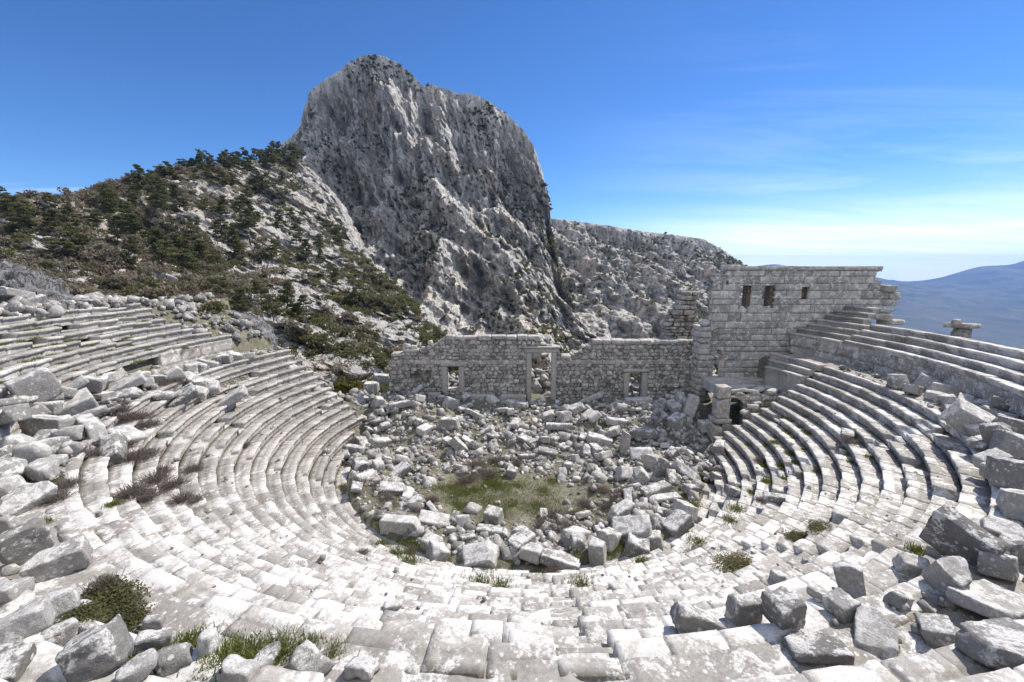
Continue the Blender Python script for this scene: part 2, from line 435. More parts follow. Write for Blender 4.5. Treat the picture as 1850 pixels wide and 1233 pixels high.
# ------------------------------------------------------------------ curved seat tiers
def tier(name, parent, rl, z, h, th0, th1, mat, seed, depth=.80, bl=(.55, 1.15), channel=True, gaps=(), stairs=(), rough=1.0, tall=None, collapse=.02):
    """one continuous curved course of seats from angle th0 to th1 (degrees), joints cut between its blocks"""
    r_ = np.random.default_rng(seed)
    if tall is None: tall = h
    pr = np.array([(.14, -tall - .10), (.15, -tall * .62), (.125, -.20), (.03, -.145), (.0, -.10), (.0, -.012), (.014, 0), (.17, .0), (.34, 0), (.375, -.03 if channel else 0), (.56, -.03 if channel else 0), (depth, -.035), (depth + .01, -.5)])
    st = np.array([(.10, -tall - .10), (.10, -h * .92), (.09, -h * .8), (.08, -h * .68), (.08, -h * .58), (.09, -h * .53), (.11, -h * .5), (.40, -h * .5), (.405, -.06), (.43, 0), (.6, 0), (depth, -.02), (depth + .01, -.5)])
    s0, s1 = R(th0) * rl, R(th1) * rl
    rows = []; tones = []; sg = []
    s = s0
    while s < s1 - .15:
        L = r_.uniform(*bl); L = min(L, s1 - s)
        if s1 - s - L < .3: L = s1 - s
        mid = (s + L / 2) / rl
        is_st = False
        for a in stairs:
            if abs(mid - R(a)) * rl < .42: is_st = True
        in_gap = any(R(a) < mid < R(b) for a, b in gaps)
        dr = r_.normal(0, .018) * rough; dz = r_.normal(0, .010) * rough; tr = r_.normal(0, .014) * rough; ts = r_.normal(0, .012) * rough
        prof = st if is_st else pr
        if in_gap or (r_.random() < collapse and not is_st):
            dz -= h * r_.uniform(.5, .85) if not in_gap else h * .9; dr += .06
        e = r_.uniform(.010, .034)
        n = max(3, int(L / .11))
        ss = np.linspace(s + e, s + L - e, n)
        tone = r_.uniform(0, 1)
        # the joint
        g = pr.copy(); g[:, 0] += .07; g[:, 1] -= .13; g[0, 1] = pr[0, 1]
        rows.append(g[None]); sg.append([s]); tones.append([.25])
        k = np.repeat(prof[None], n, 0).copy()
        k[..., 0] += dr; k[..., 1] += dz + tr * (k[..., 0] - .35)
        k[..., 1] += ts * (ss - s - L / 2)[:, None]
        k[:, 0, :] = prof[0]
        # worn corners of the block at both ends
        endw = np.exp(-np.minimum(ss - s, s + L - ss) / .04) * r_.uniform(.0, .020)
        k[:, 4:8, 1] -= endw[:, None]; k[:, 2:7, 0] += endw[:, None]
        rows.append(k); sg.append(ss); tones.append([tone] * n)
        s += L
    K = np.concatenate(rows); S = np.concatenate(sg); T = np.concatenate(tones)
    # end faces
    cap0 = K[:1].copy(); cap0[..., 1] = pr[0, 1]; cap1 = K[-1:].copy(); cap1[..., 1] = pr[0, 1]
    K = np.concatenate([cap0, K, cap1]); S = np.r_[S[0] + .01, S, S[-1] - .005]; T = np.r_[T[0], T, T[-1]]
    th = S / rl
    rad = rl + K[..., 0]
    P = np.stack([CX + rad * np.cos(th)[:, None], CY + rad * np.sin(th)[:, None], z + K[..., 1]], -1)
    nz = fbm(P * 2.6, 3); nf = fbm(P * 8.5 + 9, 2)
    lip = np.array([0, .4, .9, 1.2, 1.3, 1.3, 1.1, .8, .6, .5, .5, .3, 0])
    amt = (nz * .020 + nf * .016) * lip
    wear = np.clip(noise3(P * 1.7 + 33) - .16, 0, 1) * .14 * np.array([0, .2, .5, 1, 1, 1, .6, .1, 0, 0, 0, 0, 0])
    rr2 = amt * .8 + wear
    P[..., 0] += rr2 * np.cos(th)[:, None]; P[..., 1] += rr2 * np.sin(th)[:, None]
    P[..., 2] += amt * .7 - wear * .45
    n, m = K.shape[:2]
    dirt_shade = np.array([1, 1, 1, 1, 1, 1, 1, 1, 1, .85, .80, .25, .1])[None, :] + np.clip(nz * .8, -.3, .3) * np.array([0] * 9 + [1, 1, .6, 0])[None, :]  # soil brown at the tread backs, painted as the shadow line between rows
    q = grid_quads(n, m)
    o = link(name, make_mesh(name, P.reshape(-1, 3), q, tone=(T[:, None] * dirt_shade - (1 - dirt_shade) * .9).ravel()), mat, parent)
    return o

lower = empty('lower_seating', (CX, CY, 0), 'lower bowl of sixteen curved stone seat tiers wrapped round the rubble-filled orchestra', 'theatre seating')
STAIRS = (203, 236, 272, 300, 335)
left_end = lambda k: 159.4 + (157.8 - 159.4) * (k - 3) / 12
right_end = lambda k: 362.5 + (364.6 - 362.5) * (k - 3) / 12
for k in range(NROW):
    t0 = left_end(k) + rng.normal(0, .25); t1 = right_end(k) + rng.normal(0, .2)
    if k < 3: t0 += (3 - k) * 9; t1 -= (3 - k) * 7
    z = RISE * (k + 1)
    gaps = []
    if k in (11, 12): gaps = [(176.5, 183.5)]
    if k == 13: gaps = [(170.5, 182)]
    if k in (9, 10): gaps = [(190, 194)]
    tier('seat_tier', lower, R0 + RUN * k, z, RISE, t0, t1, M_SEAT, 100 + k, bl=((1.0, 1.7) if k == 15 else (.65, 1.3)), gaps=gaps, stairs=STAIRS, depth=.80,
         rough=1.0 if k < 14 else 1.25)
# the tiers carried on across the vaulted passage
for k, a0, a1 in ((13, 5.4, 15.2), (14, 5.9, 16.4), (15, 5.4, 17.4)):
    tier('seat_tier', lower, R0 + RUN * k - .05, RISE * (k + 1) + .05, RISE, a0, a1, M_SEAT, 140 + k, bl=(.8, 1.5), tall=(1.55 if k == 13 else None), collapse=0)

upper = empty('upper_seating', (CX, CY, UZ), 'upper bank of curved stone seat tiers above the retaining wall and the walkway', 'theatre seating')
uleft = [166, 168.5, 170.5, 171, 172.3, 172.5, 171.5, 172]
for i in range(8):
    rl = RW + .02 + URUN * i; z = UZ + URISE * i + (.0 if i else .02)
    t_r = math.degrees(math.asin(min(.999, (38.5 - CY) / rl)))
    if i <= 3:
        tier('seat_tier', upper, rl, z, URISE, uleft[i], 300, M_SEAT, 200 + i, bl=(.7, 1.6), rough=1.7, stairs=(205, 250), collapse=.05)
        tier('seat_tier', upper, rl, z, URISE, 300.2, 367.6, M_SEAT, 210 + i, bl=(.9, 1.8), rough=1.2, collapse=.0)
        tier('seat_tier', upper, rl - .03, z - .12, URISE, 368.4, 360 + t_r, M_SEAT, 220 + i, bl=(.9, 1.7), rough=1.0, collapse=.0)
    else:
        tier('seat_tier', upper, rl, z, URISE, uleft[i], 268, M_SEAT, 200 + i, bl=(.7, 1.6), rough=2.2, stairs=(205, 250), collapse=.08)
        if i < 7: tier('seat_tier', upper, rl - .03, z - .12, URISE, 360 + t_r - (6.6 - (i - 4) * 1.0), 360 + t_r, M_SEAT, 230 + i, bl=(.9, 1.7), rough=1.2, collapse=.0)

# the walkway between the two banks
def build_walk():
    ns, nr = 520, 14
    th = np.linspace(R(160), R(376), ns); rr = np.linspace(23.1, RW + .4, nr)
    TT, RR = np.meshgrid(th, rr, indexing='ij')
    P = np.stack([CX + RR * np.cos(TT), CY + RR * np.sin(TT), np.full(TT.shape, ZWALK - .06)], -1)
    cell = np.floor(TT * 24.2 / 1.1).astype(int); row = np.floor((RR - 23.1) / .62).astype(int)
    h = np.random.default_rng(5).uniform(-.05, .05, (400, 8))
    P[..., 2] += h[cell % 400, row % 8] + fbm(P * 2.2, 3) * .06
    o = link('path', make_mesh('path', P.reshape(-1, 3), grid_quads(ns, nr)), M_SEAT); tag(o, kind='structure')
build_walk()

# ------------------------------------------------------------------ masonry sheets with real relief
def ashlar_field(U, Z, seed, hs=(.40, .62), ls=(.7, 1.7), groove=.03, relief=.035):
    r_ = np.random.default_rng(seed)
    z = Z.min() - .01; D = np.zeros(U.shape); T = np.zeros(U.shape)
    while z < Z.max() + .01:
        h = r_.uniform(*hs); u = U.min() - r_.uniform(0, 1)
        inrow = (Z >= z) & (Z < z + h)
        while u < U.max() + .01:
            L = r_.uniform(*ls) * (h / .5) ** .5
            c = inrow & (U >= u) & (U < u + L)
            if c.any():
                d = np.minimum(np.minimum(U[c] - u, u + L - U[c]), np.minimum(Z[c] - z, z + h - Z[c]))
                off = r_.normal(0, relief * .55)
                D[c] = np.where(d < groove, -.07, off + relief * np.clip((d - groove) / .06, 0, 1))
                T[c] = np.where(d < groove, .05, r_.uniform(.1, 1))
            u += L
        z += h
    return D, T

def rubble_field(U, Z, seed, pitch=.42):
    r_ = np.random.default_rng(seed)
    sx = []; z = Z.min() - .2
    while z < Z.max() + .4:
        h = pitch * r_.uniform(.6, 1.15); u = U.min() - .3
        while u < U.max() + .4:
            L = pitch * r_.uniform(.7, 1.9)
            sx.append((u + L / 2, z + h * r_.uniform(.3, .7), r_.uniform(.0, 1), r_.normal(0, .065))); u += L
        z += h
    S = np.array(sx, np.float32)
    Uf, Zf = U.ravel().astype(np.float32), Z.ravel().astype(np.float32)
    D = np.empty(len(Uf)); T = np.empty(len(Uf))
    for a in range(0, len(Uf), 4000):
        du = (Uf[a:a + 4000, None] - S[None, :, 0]) * .8; dz = (Zf[a:a + 4000, None] - S[None, :, 1]) * 1.15
        d = np.sqrt(du * du + dz * dz)
        ix = np.argpartition(d, 1, axis=1)[:, :2]
        d2 = np.take_along_axis(d, ix, 1); o = np.argsort(d2, 1); ix = np.take_along_axis(ix, o, 1); d2 = np.take_along_axis(d2, o, 1)
        gap = d2[:, 1] - d2[:, 0]
        D[a:a + 4000] = np.where(gap < .045, -.10, .05 * np.clip((gap - .045) / .09, 0, 1) + S[ix[:, 0], 3])
        T[a:a + 4000] = np.where(gap < .045, .03, S[ix[:, 0], 2])
    return D.reshape(U.shape), T.reshape(U.shape)

def masonry(name, parent, u0, u1, z0, z1, cell, thick, field, present, mapf, mat, seed, noise_amp=.02):
    nu = int((u1 - u0) / cell) + 1; nz = int((z1 - z0) / cell) + 1
    U, Z = np.meshgrid(np.linspace(u0, u1, nu), np.linspace(z0, z1, nz), indexing='ij')
    D, T = field(U, Z, seed)
    D = D + fbm(np.stack([U * 3, Z * 3, U * 0 + seed], -1), 3) * noise_amp
    front = mapf(U, Z, D); bk = mapf(U, Z, np.full(U.shape, -thick) - np.maximum(D, -.1) * .6)
    uc = .5 * (U[:-1, :-1] + U[1:, 1:]); zc = .5 * (Z[:-1, :-1] + Z[1:, 1:])
    m = present(uc, zc)
    N = nu * nz
    idx = np.arange(N).reshape(nu, nz)
    a, b, c, d = idx[:-1, :-1][m], idx[1:, :-1][m], idx[1:, 1:][m], idx[:-1, 1:][m]
    Q = [np.stack([a, b, c, d], -1), np.stack([a + N, d + N, c + N, b + N], -1)]
    pad = np.pad(m, 1)
    I, J = np.nonzero(m)
    for di, dj, p, q in ((-1, 0, (0, 0), (0, 1)), (1, 0, (1, 1), (1, 0)), (0, -1, (1, 0), (0, 0)), (0, 1, (0, 1), (1, 1))):
        s = ~pad[I + 1 + di, J + 1 + dj]
        i, j = I[s], J[s]
        A = idx[i + p[0], j + p[1]]; B = idx[i + q[0], j + q[1]]
        Q.append(np.stack([A, B, B + N, A + N], -1))
    V = np.concatenate([front.reshape(-1, 3), bk.reshape(-1, 3)]); tone = np.concatenate([T.ravel(), T.ravel()])
    Q = np.concatenate(Q)
    used = np.unique(Q); remap = np.zeros(len(V), int); remap[used] = np.arange(len(used))
    return link(name, make_mesh(name, V[used], remap[Q], tone=tone[used]), mat, parent)

def flat_map(x0, y0, ang=0.0):
    c, s = math.cos(ang), math.sin(ang)
    return lambda U, Z, D: np.stack([x0 + U * c + D * s, y0 + U * s - D * c, Z], -1)

# retaining wall behind the walkway
retain = empty('retaining_wall', (CX, CY, ZWALK), 'curved retaining wall of large weathered ashlar blocks between the walkway and the upper seats', 'wall')
cyl = lambda U, Z, D: np.stack([CX + (RW + .12 - D) * np.cos(U / RW), CY + (RW + .12 - D) * np.sin(U / RW), Z], -1)
masonry('wall_face', retain, R(165.8) * RW, R(378.5) * RW, ZWALK - .25, UZ - .34, .085, .5,
        lambda U, Z, s: ashlar_field(U, Z, s, hs=(.5, .72), ls=(.8, 1.8), relief=.02),
        lambda u, z: ~((u / RW > R(181)) & (u / RW < R(226)) & (z > 7.35 + .5 * np.sin(u * 1.3) + .25 * np.sin(u * 4.1))), cyl, M_TOWER, 31)

# stage building wall
YS = 40.0
stage = empty('stage_wall', (3, YS, 1.5), 'long ruined stage wall of rubble masonry with three framed doorways behind the orchestra', 'wall')
tp = np.array([(-11.6, 5.2), (-11.2, 5.95), (-10.7, 6.0), (-10.5, 6.25), (-8.6, 6.3), (-8.3, 6.55), (-7.2, 7.0), (-6.6, 7.45), (-6.2, 7.70), (1.5, 7.62), (2.6, 7.55), (2.75, 7.1), (3.6, 6.9), (4.4, 6.75), (4.5, 5.75), (5.6, 5.72), (6.0, 6.1), (6.6, 6.5), (7.0, 7.0), (7.35, 7.25), (7.8, 7.32), (12.8, 7.28), (17.6, 7.18)])
def stage_present(u, z):
    top = np.interp(u, tp[:, 0], tp[:, 1])
    top = np.round(top / .11) * .11 + .10 * (np.floor(np.sin(np.floor(u / .55) * 12.9) * 3) / 3)
    p = z < top
    p &= ~((u > -6.12) & (u < -4.94) & (z < 5.12) & (z > 2.7))           # small doorway
    p &= ~((u > 1.78) & (u < 3.78) & (z < 6.42))            # tall doorway
    p &= ~((u > 11.0) & (u < 12.35) & (z < 4.42))           # far doorway
    p &= ~((u > 15.3) & (u < 16.1) & (z > 2.75) & (z < 3.1))
    return p
def stage_field(U, Z, s):
    D, T = rubble_field(U, Z, s)
    band = (np.abs(Z - 5.38) < .16)
    D2, T2 = ashlar_field(U, Z, s + 1, hs=(.4, .4), ls=(.9, 1.8))
    D = np.where(band, .10 + np.where(D2 < -.05, -.05, 0), D); T = np.where(band, T2 * .6 + .3, T)
    nich = ((U + 8.6) / .95) ** 2 + ((Z - 3.85) / .75) ** 2 < 1 + .3 * np.sin(U * 7)
    D = np.where(nich, D - .62, D)        # robbed-out niche
    return D, T
masonry('masonry', stage, -11.6, 17.6, .8, 7.9, .062, .95, stage_field, stage_present, flat_map(0, YS), M_WALL, 51)

def cube_grid(n):
    """vertices and quads of a cube's surface split into n[0] x n[1] x n[2] cells, corners shared; coordinates -0.5..0.5"""
    pts = []; quads = []
    for ax in range(3):
        u, v = [(1, 2), (2, 0), (0, 1)][ax]
        gu, gv = np.meshgrid(np.linspace(-.5, .5, n[u] + 1), np.linspace(-.5, .5, n[v] + 1), indexing='ij')
        for sgn in (-.5, .5):
            P = np.zeros(gu.shape + (3,)); P[..., u] = gu; P[..., v] = gv; P[..., ax] = sgn
            q = grid_quads(n[u] + 1, n[v] + 1, base=sum(len(p) for p in pts))
            if sgn < 0: q = q[:, ::-1]
            pts.append(P.reshape(-1, 3)); quads.append(q)
    P = np.concatenate(pts); Q = np.concatenate(quads)
    key = np.round(P * 9973).astype(np.int64)
    _, first, inv = np.unique(key, axis=0, return_index=True, return_inverse=True)
    return P[first], inv.reshape(-1)[Q]

def block_geo(L, W, H, seed, seg=.14, wear=.03, chips=2, rough=.018, taper=0.0):
    """a broken dressed stone: rounded, chipped and pitted box, in metres, centred"""
    r_ = np.random.default_rng(seed)
    dim = np.array([L, W, H]); n = np.maximum(2, np.round(dim / seg).astype(int))
    P, Q = cube_grid(n)
    P = P * dim
    rad = wear * (1 + .9 * noise3(P * 2.3 + seed * 3.1))[:, None]
    rad = np.clip(rad, .006, dim.min() * .45)
    inner = np.sign(P) * np.maximum(np.abs(P) - rad, 0) * (np.abs(P) > 0)
    inner = np.clip(P, -(dim / 2 - rad), dim / 2 - rad)
    v = P - inner; ln = np.linalg.norm(v, axis=1, keepdims=True)
    P = inner + np.where(ln > 1e-6, v / np.maximum(ln, 1e-6) * np.minimum(ln, rad), 0)
    if taper: P[:, :2] *= (1 - taper * (P[:, 2:3] / H + .5))
    for _ in range(chips):
        nrm = r_.normal(size=3); nrm /= np.linalg.norm(nrm)
        reach = np.abs(nrm) @ (dim / 2)
        c = reach * r_.uniform(.62, .88)
        d = P @ nrm - c; k = d > 0
        P[k] -= nrm * d[k, None] * .96
    nrm = P / np.maximum(np.linalg.norm(P, axis=1, keepdims=True), 1e-6)
    P = P + nrm * (fbm(P * 3.0 + seed * 1.7, 3) * rough * 1.8 + fbm(P * 9 + seed, 3) * rough * 1.2 - np.clip(noise3(P * 5.5 + seed) - .25, 0, 1) * rough * 4)[:, None]
    return P, Q

def boulder_geo(L, W, H, seed, seg=.16):
    P, Q = cube_grid(np.maximum(3, np.round(np.array([L, W, H]) / seg).astype(int)))
    n = P / np.linalg.norm(P, axis=1, keepdims=True)
    r_ = np.random.default_rng(seed)
    B = n * .5 * (1 + .12 * noise3(n * 1.3 + seed)[:, None])
    for _ in range(9):
        a = r_.normal(size=3); a /= np.linalg.norm(a); c = r_.uniform(.30, .44)
        d = B @ a - c; k = d > 0; B[k] -= a * d[k, None] * .94
    B = B / np.abs(B).max(0) * .5
    P = B * np.array([L, W, H]); P += n * (fbm(P * 4 + seed, 3) * .04)[:, None]
    return P, Q

def rot(yaw, pitch, roll):
    cy, sy, cp, sp_, cr, sr = math.cos(yaw), math.sin(yaw), math.cos(pitch), math.sin(pitch), math.cos(roll), math.sin(roll)
    Rz = np.array([[cy, -sy, 0], [sy, cy, 0], [0, 0, 1]]); Ry = np.array([[cp, 0, sp_], [0, 1, 0], [-sp_, 0, cp]]); Rx = np.array([[1, 0, 0], [0, cr, -sr], [0, sr, cr]])
    return Rz @ Ry @ Rx

class Pieces:
    """gathers dressed pieces that form one part"""
    def __init__(s): s.V = []; s.Q = []; s.T = []; s.n = 0
    def add(s, PQ, loc, ang=(0, 0, 0), tone=.5):
        P, Q = PQ; P = P @ rot(*ang).T + np.array(loc)
        s.V.append(P); s.Q.append(Q + s.n); s.T.append(np.full(len(P), tone)); s.n += len(P)
    def box(s, x0, x1, y0, y1, z0, z1, seed=1, wear=.025, chips=0, rough=.010, seg=.16, tone=.5, jit=0.0):
        s.add(block_geo(x1 - x0, y1 - y0, z1 - z0, seed, seg, wear, chips, rough), ((x0 + x1) / 2, (y0 + y1) / 2, (z0 + z1) / 2), (0, 0, 0) if not jit else tuple(np.random.default_rng(seed).normal(0, jit, 3)), tone)
    def build(s, name, mat, parent=None):
        return link(name, make_mesh(name, np.concatenate(s.V), np.concatenate(s.Q), tone=np.concatenate(s.T)), mat, parent)

def door_frame(x0, x1, zb, zt, wj, hl, proud, over=.12, y=YS):
    p = Pieces()
    p.box(x0 - wj, x0 + .02, y - proud, y + .5, zb, zt, 61, .02)
    p.box(x1 - .02, x1 + wj, y - proud, y + .5, zb, zt, 62, .02)
    p.box(x0 - wj - over, x1 + wj + over, y - proud - .05, y + .55, zt + .003, zt + hl, 63, .03)
    if over > .15: p.box(x0 - wj - over - .12, x1 + wj + over + .12, y - proud - .16, y + .6, zt + hl + .004, zt + hl + .17, 64, .04)
    return p
f = door_frame(-6.08, -4.98, 2.4, 5.0, .50, .42, .14).build('door_frame', M_FRAME, stage); f['label'] = 'narrow doorway frame with moulded lintel, set low in the wall'
f = door_frame(1.82, 3.72, 1.6, 6.32, .44, .42, .22, over=.20).build('door_frame', M_FRAME, stage); f['label'] = 'tall central doorway frame with a heavy pale-topped lintel'
f = door_frame(11.05, 12.3, 1.9, 4.4, .50, .36, .10).build('door_frame', M_FRAME, stage); f['label'] = 'squat doorway frame choked with boulders'
cop = Pieces(); x = -6.2; k = 0
while x < 2.3:
    L = rng.uniform(.7, 1.5); cop.box(x, min(x + L, 2.6) - .02, YS - .12, YS + 1.02, 7.50 + rng.normal(0, .03), 7.86 + rng.normal(0, .035), 300 + k, .05, 1, .02, tone=rng.uniform(.6, 1), jit=.012); x += L; k += 1
x = 7.5
while x < 17.2:
    L = rng.uniform(.7, 1.5); cop.box(x, min(x + L, 17.4) - .02, YS - .12, YS + 1.02, 7.12 + rng.normal(0, .03), 7.46 + rng.normal(0, .035), 300 + k, .05, 1, .02, tone=rng.uniform(.6, 1), jit=.012); x += L; k += 1
for (a, b, z) in ((-11.3, -10.3, 6.0), (-10.2, -8.7, 6.32), (4.6, 5.5, 5.78)):
    cop.box(a, b, YS - .1, YS + .95, z - .06, z + .26, 400 + k, .07, 2, .03, tone=.9, jit=.03); k += 1
cop.build('coping', M_WALL, stage)
pl = Pieces()
pl.box(-4.55, -1.6, YS - .75, YS - .12, 1.5, 2.42, 71, .04, 1, .02); pl.box(-1.57, 1.30, YS - .78, YS - .12, 1.5, 2.38, 72, .04, 1, .02)
pl.box(-7.9, -6.7, YS - .7, YS - .12, 1.7, 2.55, 73, .05, 2, .02)
pl.build('plinth', M_FRAME, stage)
# loose stones on the broken end of the wall
lo = Pieces()
for (a, z, L, H, s) in ((-9.9, 6.78, .8, .7, 1), (-9.2, 6.72, .6, .55, 2), (-7.7, 7.15, .55, .5, 3), (-8.4, 6.66, .5, .4, 4), (2.9, 7.05, .7, .3, 5), (6.7, 6.85, .6, .4, 6)):
    lo.add(boulder_geo(L, .7, H, s), (a, YS + .4, z), (s, .2, .1), .8)
lo.build('loose_top_stone', M_WALL, stage)

# stage tower
tower = empty('stage_tower', (24, 38.6, 4.5), 'tall ashlar tower wall with three window openings, upper seats running against it', 'tower')
YT = 38.62
def tower_present(u, z):
    xl = np.where(z > 8.2, 17.62 + .10 * np.sin(np.floor(z / .55) * 3.3), 17.42)
    xl = np.where((z > 13.55), 18.7, xl); xl = np.where((z > 13.0) & (z <= 13.55), 17.5, xl)
    xr = np.interp(z, [4, 9.9, 10.1, 11.2, 11.25, 11.8, 11.85, 12.3, 12.35, 13.0, 13.05, 13.75, 13.8, 14.4], [30, 31.0, 32.8, 32.8, 33.6, 33.6, 33.1, 33.1, 32.4, 32.4, 31.8, 31.8, 32.3, 32.3])
    p = (u > xl) & (u < xr) & (z < 14.22)
    jag = .07 * np.sin(u * 9) + .05 * np.sin(z * 13)
    p &= ~((u > 20.05 + jag) & (u < 21.1) & (z > 10.62 + jag) & (z < 12.55))
    p &= ~((u > 22.1 + jag * 2) & (u < 23.1 + jag) & (z > 10.55) & (z < 12.55))
    p &= ~((u > 25.52) & (u < 26.16) & (z > 11.38) & (z < 12.42))
    p &= ~((u > 18.25) & (u < 18.95) & (z < 7.0) & ((z < 6.5) | ((u - 18.6) ** 2 + (z - 6.5) ** 2 < .35 ** 2)))
    p &= ~((u > 18.75) & (u < 19.05) & (z > 12.62) & (z < 13.0))
    return p
masonry('masonry', tower, 17.3, 34.5, 2.8, 14.3, .062, .55, lambda U, Z, s: ashlar_field(U, Z, s, hs=(.46, .78), ls=(.8, 1.9), relief=.04), tower_present, flat_map(0, YT), M_TOWER, 77, .03)
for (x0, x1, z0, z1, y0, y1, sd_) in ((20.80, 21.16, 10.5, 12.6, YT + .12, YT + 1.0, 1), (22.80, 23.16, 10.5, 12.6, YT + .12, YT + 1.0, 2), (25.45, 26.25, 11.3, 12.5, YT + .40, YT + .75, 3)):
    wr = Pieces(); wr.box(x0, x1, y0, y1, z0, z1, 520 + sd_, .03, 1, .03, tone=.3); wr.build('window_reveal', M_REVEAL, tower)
cr = Pieces(); x = 18.5; k = 0
while x < 31.4:
    L = rng.uniform(.8, 1.9); cr.box(x, min(x + L, 32.4) - .03, YT - .10 + rng.normal(0, .04), YT + .9, 13.90 + rng.normal(0, .02), 14.22 + rng.normal(0, .06), 500 + k, .05, 3, .03, tone=rng.uniform(.4, .9)); x += L; k += 1
cr.build('cornice', M_TOWER, tower)
# projecting pilaster joining the tower to the stage wall
pi_ = Pieces(); z = 2.6; k = 0
while z < 8.6:
    h = rng.uniform(.42, .62)
    w = .06 * rng.normal()
    pi_.box(16.75 + w, 17.65 + abs(w), YT - .35 + .5 * w, YS + .3, z, z + h - .012, 540 + k, .05, 1, .03, tone=rng.uniform(.2, .9), jit=.012)
    z += h; k += 1
pi_.box(16.6, 18.0, YT - .5, YT + .4, 8.62, 8.95, 570, .06, 2, .03, tone=.7)
pi_.add(boulder_geo(1.2, .8, .8, 44), (17.05, YT - .1, 9.3), (.4, .1, .2), .8)
pi_.build('pilaster', M_TOWER, tower)
# ragged stone ends at the far shoulder of the tower
sh = Pieces()
for (a, b, z, h, y0, y1, s) in ((32.5, 33.7, 12.0, .60, 38.3, 39.7, 1), (33.0, 34.2, 11.35, .62, 38.4, 39.8, 2), (32.8, 34.0, 10.75, .58, 38.4, 39.6, 3)):
    sh.box(a, b, y0, y1, z, z + h, 580 + s, .06, 2, .03, tone=.35, jit=.03)
for (a, b, z, h, y0, y1, s) in ((31.0, 32.9, 9.7, .55, 37.5, 38.5, 4), (31.4, 33.4, 10.25, .5, 37.9, 39.3, 5), (32.2, 33.8, 9.2, .5, 37.2, 38.6, 6)):
    sh.add(block_geo(b - a, y1 - y0, h, 590 + s, .12, .03, 4, .025), ((a + b) / 2, (y0 + y1) / 2, z + h / 2), (.3 * (s - 5), .12, -.1 * (s - 5)), .6)
sh.build('broken_shoulder', M_TOWER, tower)

# ruined stack of masonry rising behind the stage wall
pier = empty('ruined_pier', (16.4, 43, 3), 'dark crumbling stack of loose masonry standing behind the end of the stage wall', 'ruined pier')
pp = Pieces(); z = 4.4; k = 0
prof = [(4.4, 14.9, 18.4), (7.2, 14.9, 18.2), (8.4, 15.0, 18.1), (9.3, 15.2, 18.0), (9.8, 15.9, 18.0), (10.6, 16.5, 18.0), (11.4, 16.7, 18.1), (12.1, 16.9, 18.0), (12.5, 17.2, 17.9)]
while z < 11.5:
    h = rng.uniform(.30, .55); a = np.interp(z, [q[0] for q in prof], [q[1] for q in prof]); b = np.interp(z, [q[0] for q in prof], [q[2] for q in prof])
    x = a + rng.normal(0, .12)
    while x < b - .2:
        L = rng.uniform(.5, 1.3); L = min(L, b - x + .1)
        pp.box(x, x + L - .03, 42.5 + rng.normal(0, .12), 44 + rng.normal(0, .1), z, z + h - .02, 600 + k, .07, 2, .035, tone=rng.uniform(0, .8), jit=.02); x += L; k += 1
    z += h
pp.build('masonry', M_WALL, pier)

# vaulted side passage with its terrace
vault = empty('vaulted_passage', (18.5, 33.2, 1), 'broken vaulted side passage with a dark arched mouth below the stage tower', 'passage')
masonry('arched_wall', vault, 16.9, 22.4, .6, 4.45, .075, .9, lambda U, Z, s: ashlar_field(U, Z, s, hs=(.38, .55), ls=(.6, 1.2)),
        lambda u, z: ~((u < 18.45) & (z < 3.0)) & ~((z >= 3.0) & ((u - 17.35) ** 2 + (z - 2.95) ** 2 < 1.1 ** 2)) & (z < 4.35 + .15 * np.sin(u * 5)), flat_map(0, 33.0), M_TOWER, 83)
def terrace():
    X, Y = np.meshgrid(np.linspace(17.1, 24.5, 90), np.linspace(33.85, 38.7, 60), indexing='ij')
    D, T = ashlar_field(X, Y, 84, hs=(.6, 1.0), ls=(.7, 1.6), relief=.04)
    Z = 4.32 + D * 1.3 + fbm(np.stack([X, Y, X * 0], -1) * 1.2, 3) * .12
    top = np.stack([X, Y, Z], -1)
    V = np.concatenate([top.reshape(-1, 3), (top - np.array([0, 0, .8])).reshape(-1, 3)]); N = X.size
    q = grid_quads(90, 60)
    e = []
    idx = np.arange(N).reshape(90, 60)
    for line in (idx[0], idx[-1], idx[:, 0], idx[:, -1]):
        e.append(np.stack([line[:-1], line[1:], line[1:] + N, line[:-1] + N], -1))
    link('vault_roof', make_mesh('vault_roof', V, np.concatenate([q, q + N] + e), tone=np.r_[T.ravel(), T.ravel()]), M_SEAT, vault)
terrace()
pl = Pieces(); k = 0
for (x, y, L, W, a) in ((17.9, 33.6, 1.3, .6, .2), (18.9, 33.5, 1.1, .5, -.3), (19.8, 33.9, 1.0, .6, .4), (18.4, 34.6, 1.5, .6, .15), (20.5, 33.3, .9, .6, .7), (19.4, 34.8, 1.1, .5, -.2), (20.9, 34.4, .8, .5, .9), (19.0, 32.75, .7, .5, .2), (18.6, 32.4, .8, .5, -.5), (17.9, 32.2, .6, .45, .4)):
    zz = 4.5 if y > 33.2 else 3.2 + (x - 17.9) * .5
    pl.add(block_geo(L, W, rng.uniform(.2, .35), 700 + k, .14, .05, 2, .02), (x, y, zz), (a, rng.normal(0, .08), rng.normal(0, .08)), rng.uniform(.5, 1)); k += 1
pl.build('broken_slab', M_SEAT, vault)

